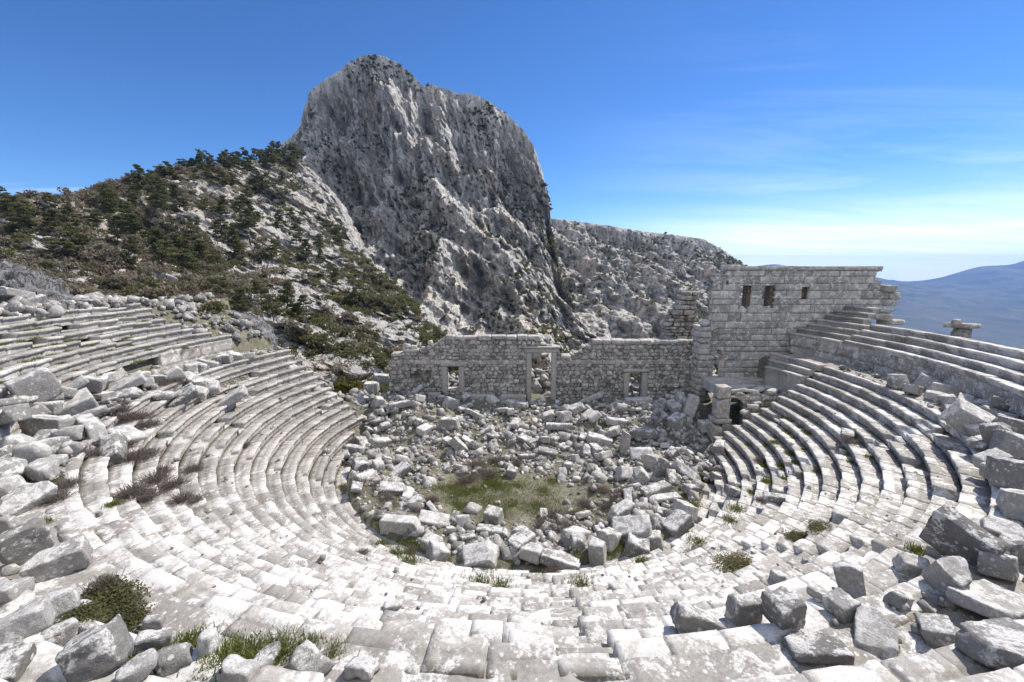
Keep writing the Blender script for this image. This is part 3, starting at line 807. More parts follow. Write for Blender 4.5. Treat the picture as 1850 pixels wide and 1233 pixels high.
spier = empty('gate_pier', (16.5, 33.1, .6), 'square gate pier of dressed blocks on a moulded base beside the arched mouth', 'pier')
q_ = Pieces(); q_.box(16.05, 17.05, 32.75, 33.7, 2.45, 4.05, 801, .03, 1, .015, tone=.6); q_.box(16.06, 17.04, 32.76, 33.68, 4.06, 5.0, 802, .04, 1, .015, tone=.75); q_.build('shaft', M_TOWER, spier)
q_ = Pieces(); q_.box(15.85, 17.2, 32.55, 33.85, 2.05, 2.44, 803, .05, 1, .015, tone=.5); q_.build('moulding', M_TOWER, spier)
q_ = Pieces(); q_.box(15.75, 16.55, 32.45, 33.9, .4, 2.04, 804, .04, 1, .02, tone=.45); q_.box(16.58, 17.3, 32.55, 33.9, .4, 2.04, 805, .04, 1, .02, tone=.4); q_.build('base', M_TOWER, spier)

# jagged outcrop at the edge of the upper seats
def outcrop(name, c, dims, seed, label):
    P, Q = cube_grid(np.maximum(6, np.round(np.array(dims) / .17).astype(int)))
    n = P / np.linalg.norm(P, axis=1, keepdims=True)
    B = n * .5 * np.array(dims)
    B = B + n * (ridged(B @ rot(.3, .5, .2) * np.array([.30, .30, .75]) + seed, 5, .6) * .30 * min(dims))[:, None] + n * (ridged(B * 1.4 + seed, 3) * .28)[:, None]
    o = link(name, make_mesh(name, B, Q), M_OUTCROP, None, c); tag(o, label, 'rock'); return o
outcrop('rock_outcrop', (-43.2, 37.0, 10.6), (8.5, 5, 5.2), 5, 'dark jagged rock outcrop rising behind the top corner of the upper seats')
outcrop('rock_outcrop', (-29.5, 46.5, 6.3), (6, 4, 4.4), 9, 'grey split rock outcrop beside the end of the retaining wall')
outcrop('rock_outcrop', (-26.4, 42.0, 6.6), (3.6, 2.2, 2.2), 12, 'pale rounded boulder at the end of the retaining wall')

# ------------------------------------------------------------------ fallen stones
HERO = [
 ('R', 'L', 11.91, 10.36, 6.81, 2.5, 1.0, 1.5, -67, 18, 16), ('R', 'b', 11.87, 9.59, 6.83, 1.3, 0.9, 0.8, 35, 20, -10), ('R', 'b', 10.12, 9.08, 6.8, 1.1, 0.9, 1.1, 20, -12, 25),
 ('R', 'w', 10.37, 10.18, 6.38, 0.9, 0.6, 0.7, -20, 10, 20), ('R', 'p', 8.34, 9.65, 6.37, 0.85, 0.28, 0.95, -35, -14, -6), ('R', 'w', 7.8, 11.44, 5.09, 0.5, 0.45, 0.5, -85, -4, -7),
 ('R', 'w', 5.22, 8.68, 6.38, 0.95, 0.6, 0.85, 10, 0, 0), ('R', 'b', 5.75, 8.18, 6.8, 0.85, 0.85, 1.0, 12, -14, 10), ('R', 'w', 7.13, 8.41, 6.8, 0.9, 0.7, 0.6, -77, -1, 10),
 ('R', 'w', 4.05, 8.34, 6.38, 1.5, 1.0, 0.6, -15, 18, -22), ('R', 'b', 8.6, 8.61, 6.8, 0.7, 0.5, 0.45, 22, 20, -1), ('R', 'b', 13.13, 11.77, 6.38, 1.1, 0.55, 0.65, -12, 0, 0),
 ('R', 'w', 12.95, 11.03, 6.81, 0.8, 0.6, 0.7, 29, -2, -5), ('R', 'o', 15.34, 12.18, 6.8, 1.4, 1.2, 1.2, 52, 11, -3), ('R', 's', 10.48, 8.37, 6.83, 2.2, 1.5, 0.5, 20, 8, -5),
 ('R', 's', 7.32, 5.54, 8.55, 1.9, 1.3, 0.45, 10, 6, -8), ('R', 'w', 8.59, 7.72, 6.83, 1.2, 0.8, 0.5, 57, 9, -11), ('R', 'b', 7.41, 9.35, 6.38, 0.8, 0.6, 0.3, -53, 5, -9),
 ('R', 'b', 13.27, 10.7, 6.81, 1.5, 1.0, 0.9, -40, 10, 15), ('R', 'b', 13.13, 10.1, 6.84, 1.4, 0.9, 0.9, -26, -11, -6), ('R', 's', 7.36, 7.72, 6.83, 1.4, 1.0, 0.3, 54, -19, 0),
 ('R', 's', 5.9, 7.4, 6.83, 1.5, 1.1, 0.28, -6, -3, -10), ('R', 'o', 23.87, 26.23, 6.84, 0.95, 0.9, 0.9, 71, 9, -4), ('R', 'b', 23.53, 24.79, 6.84, 0.9, 0.7, 0.6, 31, 14, -3),
 ('R', 'b', 25.3, 25.74, 6.83, 1.1, 0.9, 0.9, -40, 22, 0), ('R', 'b', 25.27, 24.25, 6.87, 2.0, 0.7, 0.7, -28, 6, -4), ('R', 'b', 23.87, 23.71, 6.84, 0.9, 0.6, 0.45, -51, 5, 3),
 ('R', 'w', 23.58, 22.72, 6.84, 0.7, 0.6, 0.6, -28, -17, -9), ('R', 'b', 24.19, 22.43, 6.84, 0.8, 0.6, 0.6, 36, -23, 2), ('R', 'b', 24.5, 21.73, 6.86, 1.3, 0.6, 0.55, -61, -10, 18),
 ('R', 'w', 24.08, 20.65, 7.34, 0.8, 0.7, 0.6, 34, 8, 5), ('R', 's', 22.45, 21.28, 6.84, 1.3, 0.7, 0.25, 62, -17, 8), ('R', 'b', 20.78, 18.94, 6.8, 1.5, 1.2, 1.1, -35, 28, 14),
 ('R', 'w', 20.6, 18.29, 6.8, 0.9, 0.8, 0.7, -33, -23, 5), ('R', 'b', 23.56, 20.47, 6.83, 1.2, 0.7, 0.6, -86, 10, -6), ('R', 'b', 23.75, 19.86, 6.86, 2.2, 0.6, 0.5, 25, 5, 0),
 ('R', 'o', 21.66, 17.89, 6.84, 1.7, 1.2, 1.0, -67, 4, -11), ('R', 'p', 19.94, 16.97, 6.81, 0.9, 0.35, 1.2, -50, -22, 5), ('R', 's', 19.67, 17.32, 6.81, 1.0, 0.7, 0.25, 18, -1, 6),
 ('R', 'o', 19.67, 15.98, 6.83, 1.5, 1.3, 1.1, 55, 14, 8), ('R', 'b', 17.31, 14.46, 6.81, 0.8, 0.7, 0.6, -87, 8, 16), ('R', 'b', 17.94, 15.33, 6.8, 0.9, 0.6, 0.5, -1, -20, 11),
 ('R', 'o', 17.06, 13.68, 6.8, 1.5, 1.2, 1.1, -33, -1, -13), ('R', 'w', 22.56, 18.86, 6.83, 0.8, 0.6, 0.6, 79, -16, 7), ('L', 'p', -21.96, 19.48, 8.16, 1.5, 0.5, 1.4, 60, -20, 5),
 ('L', 's', -22.6, 20.95, 7.87, 1.4, 1.0, 0.45, 40, 25, -10), ('L', 's', -22.99, 21.97, 7.68, 1.6, 0.9, 0.35, 50, -35, 0), ('L', 's', -22.3, 20.21, 7.71, 1.5, 0.9, 0.3, -33, -21, -4),
 ('L', 'b', -22.02, 19.59, 7.5, 1.4, 0.9, 0.6, 20, 8, -8), ('L', 'b', -22.28, 20.17, 6.97, 1.0, 0.6, 0.7, -78, 3, 20), ('L', 'b', -21.74, 19.02, 7.38, 0.9, 0.6, 0.6, 62, -23, -7),
 ('L', 'b', -22.05, 20.93, 6.84, 1.9, 1.1, 0.9, 50, -18, 18), ('L', 's', -20.94, 20.3, 6.84, 2.0, 0.6, 0.3, 50, -15, 0), ('L', 'b', -23.56, 23.82, 7.45, 1.0, 0.9, 0.8, 29, 21, 5),
 ('L', 's', -23.36, 25.26, 6.84, 2.4, 1.3, 0.5, 40, -25, 10), ('L', 'b', -24.25, 27.49, 6.85, 1.1, 0.8, 0.7, 77, 4, 0), ('L', 's', -21.87, 23.71, 6.84, 1.9, 0.6, 0.35, 35, -10, 30),
 ('L', 'b', -21.55, 18.72, 6.84, 3.7, 0.75, 0.9, -12, 2, -12), ('L', 'b', -18.97, 18.74, 6.81, 2.1, 0.6, 0.6, -32, 8, 0), ('L', 'w', -19.08, 17.95, 6.84, 1.3, 0.8, 0.6, -64, -10, 5),
 ('L', 'w', -18.37, 16.37, 6.84, 1.2, 0.8, 0.7, 71, -1, -3), ('L', 'o', -17.75, 16.61, 6.8, 1.1, 0.7, 0.6, -25, -6, 16), ('L', 'o', -17.53, 16.99, 6.46, 0.8, 0.6, 0.45, -64, -19, 17),
 ('L', 's', -19.65, 17.24, 6.84, 1.2, 0.7, 0.3, -79, 27, 1), ('L', 'o', -19.13, 15.88, 6.83, 1.6, 1.2, 1.1, -61, -19, 17), ('L', 'o', -18.17, 15.39, 6.84, 1.5, 1.0, 1.0, 20, -11, -8),
 ('L', 'b', -17.33, 17.92, 6.06, 1.7, 0.7, 0.7, -50, 20, 25), ('L', 's', -18.53, 19.89, 6.1, 1.5, 1.1, 0.3, -20, 15, -10), ('L', 's', -17.34, 15.5, 6.83, 1.0, 0.7, 0.3, -69, -11, -4),
 ('L', 'o', -16.54, 14.44, 6.84, 1.2, 0.9, 0.8, -32, 2, 14), ('L', 'o', -17.35, 14.12, 6.84, 1.3, 1.0, 0.9, -66, 12, -5), ('L', 'o', -18.62, 15.03, 6.84, 1.2, 1.0, 0.9, 74, -28, -19),
 ('L', 'b', -22.45, 33.17, 6.84, 1.2, 0.7, 0.7, 11, -8, 8), ('L', 'b', -22.31, 34.39, 6.84, 1.0, 0.7, 0.6, 36, 17, 11), ('L', 'b', -21.73, 34.97, 6.81, 1.3, 0.6, 0.5, 33, -1, -9),
 ('L', 's', -22.82, 32.01, 6.84, 1.3, 0.8, 0.4, 40, 20, 0), ('L', 'b', -22.36, 30.4, 6.81, 0.8, 0.8, 0.8, -81, -6, -15), ('L', 'b', -22.43, 29.73, 6.81, 0.7, 0.6, 0.8, 55, -1, 3),
 ('L', 'b', -22.41, 28.23, 6.81, 0.9, 0.8, 0.8, 52, -25, -1), ('L', 'b', -21.63, 28.67, 6.38, 2.2, 0.7, 0.6, -28, 10, 8), ('L', 'b', -21.07, 29.65, 5.95, 1.0, 0.7, 0.5, -20, 14, 8),
 ('L', 'w', -20.41, 28.86, 5.71, 0.8, 0.7, 0.6, 19, -9, 26), ('L', 's', -19.14, 28.65, 5.1, 2.1, 1.5, 0.5, 32, -28, 0), ('L', 's', -20.36, 25.98, 5.95, 1.7, 1.4, 0.5, 40, -30, 10),
 ('L', 'b', -20.25, 27.36, 5.85, 0.8, 0.6, 0.6, 22, 24, 28), ('L', 'b', -20.99, 27.62, 6.07, 0.6, 0.5, 0.5, -38, 5, 6), ('L', 's', -20.79, 25.28, 6.38, 1.1, 0.7, 0.35, 10, 7, 3),
 ('L', 'b', -22.57, 26.23, 6.84, 0.9, 0.6, 0.6, -44, -20, -2), ('L', 's', -22.86, 27.55, 6.84, 1.0, 0.6, 0.4, 9, 2, -6), ('L', 's', -23.12, 23.92, 6.84, 1.2, 0.8, 0.3, 54, 11, 4),
 ('L', 'w', -23.83, 24.99, 7.52, 0.8, 0.6, 0.6, 72, 1, -6), ('L', 'w', -23.12, 22.37, 7.16, 0.8, 0.7, 0.6, 26, -6, 5), ('L', 's', -20.92, 17.52, 8.46, 1.4, 0.9, 0.3, 68, 8, -17),
 ('L', 'w', -20.69, 17.13, 7.95, 1.1, 0.8, 0.7, 11, -10, -10), ('L', 'w', -21.2, 19.55, 6.84, 0.8, 0.6, 0.5, 12, -7, 4), ('L', 's', -20.62, 21.19, 6.81, 1.3, 0.5, 0.25, 57, -14, -11),
 ('F', 'p', -12.42, 10.1, 6.84, 1.5, 0.42, 1.7, 65, -8, 14), ('F', 'b', -11.18, 9.69, 6.83, 1.8, 1.1, 0.9, 38, -12, 10), ('F', 'o', -16.0, 12.92, 6.84, 1.2, 1.0, 0.9, -1, 1, -15),
 ('F', 's', -15.18, 12.59, 6.83, 1.3, 0.8, 0.35, 68, -20, 23), ('F', 'o', -14.23, 11.29, 6.83, 1.1, 0.9, 0.8, 21, 6, 7), ('F', 'b', -7.19, 5.53, 8.94, 1.7, 0.9, 0.8, 40, -12, -10),
 ('F', 'b', -7.62, 6.37, 8.55, 1.5, 0.9, 0.8, 45, -8, -14), ('F', 'b', -6.98, 5.84, 8.53, 1.1, 0.8, 0.6, 45, 0, -10), ('F', 'b', -5.57, 5.08, 8.93, 1.3, 1.1, 1.2, 35, -14, -12),
 ('F', 'o', -9.34, 8.33, 6.83, 0.7, 0.5, 0.45, 63, 4, 13), ('F', 'o', -6.63, 5.99, 8.54, 0.7, 0.5, 0.45, -16, 3, 12), ('F', 'b', -7.46, 7.97, 6.82, 0.65, 0.35, 0.4, 5, 0, 0),
 ('F', 'b', -5.43, 5.76, 8.54, 1.0, 0.6, 0.5, 25, 10, 0), ('F', 'b', -4.52, 5.64, 8.54, 0.45, 0.5, 0.8, 5, -8, -6), ('F', 'b', -4.85, 5.42, 8.54, 0.9, 0.8, 0.6, 35, -12, 8),
 ('F', 'b', -3.86, 5.28, 8.53, 1.0, 0.7, 0.5, 2, 4, -2), ('F', 's', -3.77, 7.01, 6.83, 1.2, 0.8, 0.4, -32, 0, 12), ('F', 's', -4.68, 7.16, 6.83, 1.1, 0.7, 0.22, -78, -12, 10),
 ('F', 'b', -8.72, 6.74, 8.55, 1.2, 0.8, 0.6, -82, -14, 5), ('F', 'b', -6.64, 4.92, 8.94, 1.2, 0.9, 0.6, -68, 13, -7), ('F', 'b', -4.91, 4.92, 8.94, 0.9, 0.7, 0.5, 39, -6, -2),
 ('F', 'o', -12.04, 9.39, 6.84, 0.8, 0.6, 0.5, -44, -30, 2), ('F', 'b', -2.77, 6.93, 6.83, 0.9, 0.6, 0.35, -11, -9, -19), ('F', 'b', -3.08, 9.98, 5.53, 0.75, 0.4, 0.22, 12, 0, 0),
 ('O', 'b', -5.81, 20.82, 0.59, 2.0, 0.7, 0.8, -8, 0, 0), ('O', 'b', -5.79, 23.66, 0.34, 1.6, 0.8, 0.4, 22, -15, 10), ('O', 'b', -6.36, 24.82, 0.28, 1.0, 0.6, 0.4, 85, -12, 11),
 ('O', 'b', -5.29, 34.54, 1.08, 2.0, 0.7, 0.85, -4, 0, 0), ('O', 'b', 6.92, 32.72, 0.39, 1.9, 1.0, 0.7, -10, 10, 0), ('O', 'b', 8.71, 31.77, 0.2, 0.6, 0.6, 1.9, 0, 6, 0),
 ('O', 'b', 11.43, 38.04, 1.96, 2.3, 1.1, 0.6, -5, -4, -6), ('O', 'b', 14.92, 35.07, 1.7, 0.9, 0.7, 2.2, -10, 14, 0), ('O', 'b', 17.98, 39.84, 1.81, 1.5, 1.1, 1.0, -38, -28, 0),
 ('O', 'b', 13.44, 33.89, 1.32, 1.2, 1.0, 1.1, 30, -20, 0), ('O', 'b', 15.86, 33.81, 1.07, 1.4, 0.8, 0.9, 8, 0, 0), ('O', 'b', -1.02, 22.27, 0.15, 0.9, 0.7, 0.9, -25, 0, 14),
 ('O', 'b', -2.64, 21.61, 0.34, 0.8, 0.7, 0.7, -80, -25, 2), ('O', 's', -0.96, 20.9, 0.38, 1.9, 0.6, 0.3, -14, 0, 0), ('O', 'b', 0.46, 19.5, 0.56, 1.3, 0.8, 0.7, 43, -6, 4),
 ('O', 's', -1.55, 18.39, 0.48, 1.7, 1.2, 0.6, -10, -20, 15), ('O', 'b', 6.09, 20.25, 0.59, 1.9, 1.1, 0.9, -18, -14, 20), ('O', 'b', 6.12, 22.48, 0.35, 1.5, 0.9, 0.8, 25, -14, 0),
 ('O', 'b', 9.66, 22.36, 0.6, 1.3, 0.9, 0.7, -82, -11, -19), ('O', 'b', 8.73, 21.1, 0.47, 1.5, 0.9, 0.8, 30, -22, 0), ('O', 'b', 8.76, 24.72, 0.41, 1.9, 0.7, 0.7, 22, -5, 0),
 ('O', 'b', 4.02, 18.56, 0.41, 0.8, 0.7, 1.3, 70, -3, -5), ('O', 's', 2.26, 18.24, 0.59, 1.8, 1.1, 0.4, -15, 10, -12), ('O', 'b', 3.22, 20.08, 0.53, 1.3, 0.9, 0.7, 44, 22, -5),
 ('O', 's', -7.69, 27.78, 0.25, 1.6, 1.1, 0.4, 35, -25, 0), ('O', 's', -7.43, 25.29, 0.39, 1.7, 0.9, 0.35, 14, 12, 9), ('O', 'b', -14.23, 46.33, 1.8, 1.8, 1.2, 0.9, 25, 10, 0),
 ('O', 'b', -13.85, 41.68, 1.8, 1.3, 1.1, 1.3, 5, 0, 0), ('O', 'b', -9.51, 36.03, 2.35, 2.1, 0.6, 0.5, 15, -8, 0), ('O', 's', -14.52, 39.84, 1.81, 1.2, 0.8, 0.3, 30, -50, 0),
 ('O', 'b', -7.09, 33.64, 0.95, 1.1, 0.8, 0.6, 56, -5, 10), ('O', 'b', 6.38, 31.62, 0.14, 1.0, 0.7, 0.6, -69, 10, -8), ('O', 'b', -11.8, 30.77, 0.42, 1.5, 0.5, 0.7, -20, 0, 0),
 ('O', 's', 9.04, 23.97, 0.51, 1.9, 0.6, 0.3, 12, 0, 0), ('O', 'b', 11.01, 24.78, 0.6, 1.4, 0.5, 0.5, 31, 16, 5), ('O', 'p', 9.61, 28.37, 0.28, 1.0, 0.3, 1.4, -30, -25, 0),
 ('O', 'p', 9.88, 26.93, 0.4, 1.0, 0.3, 1.5, 20, 25, 0), ('O', 'b', -1.79, 38.84, 1.8, 1.1, 0.8, 0.6, -40, 25, 0), ('O', 'b', -0.97, 36.8, 1.6, 1.5, 0.4, 0.4, -40, -15, 0),
 ('O', 'w', 1.77, 45.19, 1.8, 0.8, 0.7, 0.6, -37, 20, -16), ('O', 'p', -5.42, 37.34, 1.92, 1.2, 0.8, 0.9, 35, 25, 0), ('O', 's', 5.6, 36.8, 1.6, 1.4, 0.9, 0.6, 25, -15, 0),
 ('O', 'b', 4.49, 35.59, 1.27, 1.0, 0.8, 0.9, 34, 0, -16), ('O', 'b', 3.91, 34.53, 0.93, 2.2, 0.5, 0.5, -5, 0, 0), ('O', 'b', 10.43, 33.22, 0.74, 2.3, 0.6, 0.7, -3, 0, 0),
 ('O', 'b', 8.8, 34.85, 1.15, 1.8, 0.7, 0.6, -8, 4, 0), ('O', 'w', -7.03, 22.68, 0.57, 0.7, 0.5, 0.5, 84, 5, -15), ('O', 'w', -3.58, 18.86, 0.42, 1.1, 0.8, 0.7, -61, -6, -25),
 ('O', 'b', -3.95, 19.46, 0.59, 0.9, 0.7, 0.6, -30, 3, 8), ('O', 'w', 0.0, 28.01, 0.05, 0.7, 0.6, 0.6, -18, 1, 6), ('O', 'b', 6.08, 19.27, 0.42, 1.1, 0.9, 0.8, -20, 15, 2),
 ('O', 'w', 7.1, 19.92, 0.42, 1.0, 0.8, 0.7, 72, 7, -14), ('O', 'w', 4.81, 19.66, 0.6, 1.2, 0.9, 0.8, 54, 20, 4), ('O', 'w', 0.92, 18.63, 0.59, 1.0, 0.8, 0.7, -18, 4, -6),
 ('S', 'b', 19.02, 23.53, 4.68, 0.9, 0.6, 0.35, 54, -9, 4), ('S', 'b', 12.72, 23.25, 1.27, 0.9, 0.6, 0.5, -6, 17, -7), ('S', 's', 13.29, 20.4, 2.55, 1.1, 0.6, 0.3, -24, -3, -5),
 ('U', 's', -31.82, 27.8, 12.21, 2.2, 1.2, 0.5, -88, -15, 5), ('U', 'b', -31.09, 28.36, 11.81, 1.2, 0.8, 0.5, 66, -17, 4), ('U', 'T', 32.2, 31.0, 9.9, 1.6, 1.2, 0.5, -87, 3, -24),
]
SHRUBS = [(-24.14, 26.58, 7.1, 0.8), (-23.01, 26.23, 6.84, 0.7), (-20.39, 21.62, 6.81, 0.9), (-20.03, 21.57, 6.38, 0.9), (-19.51, 21.97, 6.38, 0.8), (-19.08, 21.9, 5.95, 0.7), (-20.87, 21.62, 6.81, 0.6), (-18.03, 19.06, 5.95, 0.8), (-16.51, 17.88, 5.95, 0.8), (-16.96, 19.09, 5.53, 0.8), (-15.74, 18.28, 5.11, 0.7), (-14.62, 16.71, 5.53, 0.7), (-14.3, 17.05, 5.1, 0.7), (-13.02, 15.95, 5.1, 0.6), (-15.13, 19.43, 4.68, 0.6), (-13.05, 16.69, 4.68, 0.5), (-13.91, 14.84, 5.96, 0.8), (-13.94, 15.41, 5.52, 0.7), (-17.5, 16.81, 6.81, 0.5), (-17.43, 17.51, 6.38, 0.6), (-15.22, 13.87, 6.8, 0.6), (-14.77, 12.97, 6.8, 0.6), (-17.09, 14.2, 6.84, 0.5), (-22.23, 26.98, 6.81, 0.8), (-21.87, 27.66, 6.81, 0.7), (-2.57, 29.27, 0.05, 1.1), (-1.71, 28.01, 0.05, 0.9), (-2.96, 27.24, 0.04, 0.9), (2.35, 22.62, 0.1, 1.1), (2.8, 21.22, 0.33, 1.0), (1.8, 21.63, 0.23, 0.9), (5.81, 25.78, 0.05, 0.8), (6.82, 25.58, 0.08, 0.7), (4.94, 26.85, 0.05, 0.7), (-9.55, 25.47, 0.59, 1.0), (-8.33, 24.89, 0.54, 0.9), (-6.98, 24.88, 0.36, 0.8), (-5.24, 23.03, 0.36, 0.8), (-6.79, 21.83, 0.59, 0.7), (-4.98, 21.1, 0.57, 0.7), (-11.46, 29.82, 0.42, 0.8), (15.64, 25.75, 2.13, 0.55), (18.57, 22.74, 4.68, 0.6), (13.06, 21.16, 2.12, 0.5), (-9.82, 32.58, 0.54, 0.8), (-12.15, 31.84, 0.85, 0.8), (7.22, 36.34, 1.5, 0.6), (-4.84, 18.67, 0.85, 0.6), (13.45, 27.21, 0.85, 0.5), (1.84, 17.35, 0.85, 0.5), (-6.4, 16.9, 2.12, 0.4), (-16.19, 25.17, 3.48, 0.4), (-9.51, 9.02, 6.84, 0.5)]
CUSHIONS = [(7.82, 13.86, 3.82, 1.1, 0.4), (11.08, 15.45, 3.83, 0.9, 0.3), (11.77, 15.42, 4.25, 0.8, 0.3), (-8.95, 8.62, 6.83, 1.1, 0.6), (-9.23, 8.45, 6.83, 0.7, 0.4), (-8.17, 8.15, 6.83, 0.8, 0.5), (-7.16, 6.37, 8.55, 0.6, 0.3)]
TUFTS = [(-16.01, 14.17, 6.81, 0.3), (-13.32, 13.47, 6.38, 0.25), (-13.77, 11.7, 6.83, 0.25), (-6.41, 7.58, 6.84, 0.4), (-6.15, 7.52, 6.84, 0.35), (-4.26, 5.46, 8.54, 0.4), (-5.33, 7.36, 6.84, 0.5), (-4.89, 7.34, 6.83, 0.5), (-4.47, 7.36, 6.84, 0.5), (-4.01, 7.52, 6.8, 0.3), (-3.46, 7.37, 6.8, 0.3), (-5.3, 5.5, 8.54, 0.4), (-6.34, 19.3, 0.85, 0.5), (-5.33, 18.09, 1.27, 0.6), (-4.41, 16.95, 1.69, 0.6), (-3.0, 15.7, 2.12, 0.7), (-1.99, 14.76, 2.54, 0.7), (-1.14, 14.64, 2.54, 0.6), (-0.4, 13.94, 2.97, 0.5), (2.49, 14.02, 2.97, 0.5), (6.62, 17.11, 1.7, 0.7), (7.55, 17.68, 1.7, 0.7), (8.55, 18.29, 1.69, 0.6), (5.79, 17.51, 1.28, 0.5), (11.74, 21.07, 1.7, 0.5), (10.95, 20.06, 1.7, 0.5), (17.04, 26.79, 2.97, 0.4), (17.04, 25.08, 2.98, 0.4), (13.58, 24.0, 1.38, 0.4), (13.54, 22.77, 1.7, 0.4), (14.55, 23.25, 2.12, 0.4), (14.99, 34.75, 1.58, 0.2), (-10.72, 25.78, 0.42, 0.4), (11.94, 11.67, 5.96, 0.3), (8.1, 34.78, 1.08, 0.5), (-1.89, 25.11, 0.04, 1.5), (-3.35, 25.78, 0.05, 1.2), (-0.8, 23.26, 0.05, 1.2), (0.18, 26.49, 0.05, 1.0), (1.15, 23.85, 0.05, 1.0), (-2.79, 23.83, 0.06, 1.0), (2.78, 27.24, 0.04, 0.8), (12.2, 27.72, 0.6, 0.7), (12.78, 27.28, 0.42, 0.7), (-3.34, 19.03, 0.59, 0.6), (-24.35, 32.0, 8.19, 0.3), (-21.64, 36.8, 6.81, 0.3)]

def wedge_geo(L, W, H, s): return block_geo(L, W, H, s, min(.11, min(L, W, H) / 3), .02, 6, .018)
def l_block_geo(L, W, H, s):
    """seat stone of L profile, broken at both ends"""
    n = int(L / .14); prof = np.array([(-.5, -.5), (.5, -.5), (.5, -.12), (.12, -.05), (-.02, .1), (-.06, .5), (-.5, .5)]) * np.array([H, H])
    sub = []
    for a, b in zip(prof, np.roll(prof, -1, 0)):
        m = max(1, int(np.linalg.norm(b - a) / .14))
        sub += [a + (b - a) * t / m for t in range(m)]
    sub = np.array(sub); m = len(sub)
    xs = np.linspace(-W / 2, W / 2, max(4, int(W / .14)))
    P = np.stack([np.repeat(xs, m), np.tile(sub[:, 0], len(xs)), np.tile(sub[:, 1], len(xs))], -1)
    i = np.arange(len(xs) - 1)[:, None] * m; j = np.arange(m)[None, :]
    Q = np.stack([i + j, i + (j + 1) % m, i + m + (j + 1) % m, i + m + j], -1).reshape(-1, 4)
    ends = []
    for e, x in ((0, -W / 2), (len(xs) - 1, W / 2)):
        for c in (np.array([-.28 * H, -.28 * H]),):
            ci = len(P) + len(ends); ends.append([x, c[0], c[1]])
    P = np.concatenate([P, np.array(ends)])
    for t, e in enumerate((0, len(xs) - 1)):
        c = len(xs) * m + t
        a = e * m + np.arange(m); b = e * m + (np.arange(m) + 1) % m
        Q = np.concatenate([Q, np.stack([np.full(m, c), a, b, np.full(m, c)], -1)]) if False else Q
        CAPS.append((c, a, b))
    P = P + fbm(P * 3 + s, 3)[:, None] * .05
    return P, Q
CAPS = []
GEO = {'b': lambda L, W, H, s: block_geo(L, W, H, s, .11, .018, 2, .016), 's': lambda L, W, H, s: block_geo(L, W, H, s, .11, .018, 2, .016),
       'l': lambda L, W, H, s: block_geo(L, W, H, s, .12, .02, 2, .016), 'p': lambda L, W, H, s: block_geo(L, W, H, s, .11, .016, 2, .014), 'w': wedge_geo, 'o': boulder_geo}
STONES = []          # (object, type, L, W, H, tilt)
def stone_obj(name, me, loc, ang, sc=(1, 1, 1)):
    o = link(name, me, M_BLOCK, None, loc)
    o.rotation_euler = ang[::-1] if False else (ang[2], ang[1], ang[0]); o.scale = sc
    return o
NAMES = {'b': 'fallen_block', 'l': 'fallen_beam', 's': 'fallen_slab', 'p': 'upright_slab', 'w': 'broken_stone', 'o': 'boulder', 'L': 'seat_stone'}
for k, (zn, ty, x, y, z, L, W, H, a, b, c) in enumerate(HERO):
    if zn == 'R' and ty == 'o': ty = 'w'; L *= .9
    if y < 12.5 and ty != 'L': f_ = (.44 if z > 8 else .62) if x < 0 else .68; L, W, H = L * f_, W * f_, H * f_
    if ty == 'T':
        st_ = empty('broken_seat_stone', (x, y, z - .6), 'broken stone seat on a stump, standing alone against the valley', 'stone')
        p = Pieces(); p.add(block_geo(2.0, 1.5, .34, 901, .14, .06, 3, .03), (x, y, z + .15), (.5, .05, -.05), .6); p.add(block_geo(1.0, .45, .4, 902, .12, .07, 2, .03), (x - .55, y - .1, z + .42), (.9, .05, -.05), .8); p.build('seat', M_WALL, st_)
        p = Pieces(); p.add(block_geo(.9, .9, 1.5, 903, .14, .06, 3, .03, .0), (x, y, z - .75), (.4, .0, .04), .3); p.build('stump', M_WALL, st_)
        continue
    if ty == 'L':
        L *= .74; H *= .74
        CAPS.clear(); P, Q = l_block_geo(L, L * .72, H, 50 + k)
        tr = np.concatenate([np.stack([np.full(len(q), c0), p0, q], -1) if i else np.stack([np.full(len(q), c0), q, p0], -1) for i, (c0, p0, q) in enumerate(CAPS)])
        me = make_mesh('seat_stone', P, Q, tris=tr)
    elif y < 14 or (zn == 'R' and y < 22):     # seen from close by: finer breaks
        P, Q = block_geo(L, W, H, 50 + k, .055, .014, {'w': 5, 'o': 9}.get(ty, 4), .020) if ty != 'o' else boulder_geo(L, W, H, 50 + k, .07); me = make_mesh(NAMES[ty], P, Q)
    else:
        P, Q = GEO[ty](L, W, H, 50 + k); me = make_mesh(NAMES[ty], P, Q)
    o = stone_obj(NAMES[ty], me, (x, y, z + H * (.40 if ty != 's' else .55) + (.06 if abs(b) + abs(c) > 30 else 0)), (R(a), R(b), R(c)))
    STONES.append((o, ty, L, W, H, abs(b) + abs(c), zn))

# shared shapes for the rest of the tumbled stones
VAR = []
for k in range(22):
    ty = ['b', 'l', 's', 'w', 'o', 'b', 'w', 's', 'b', 'l', 'p'][k % 11]
    if ty == 'b': d = (rng.uniform(.7, 1.5), rng.uniform(.45, .8), rng.uniform(.4, .7))
    elif ty == 's': d = (rng.uniform(.9, 1.5), rng.uniform(.6, .9), rng.uniform(.2, .32))
    elif ty == 'l': d = (rng.uniform(1.5, 2.3), rng.uniform(.4, .6), rng.uniform(.35, .5))
    elif ty == 'p': d = (rng.uniform(.9, 1.3), rng.uniform(.5, .8), rng.uniform(.28, .4))
    else: d = (rng.uniform(.55, .95), rng.uniform(.5, .75), rng.uniform(.4, .6))
    P, Q = GEO[ty](*d, 900 + k); VAR.append((ty, d, make_mesh(NAMES[ty], P, Q)))

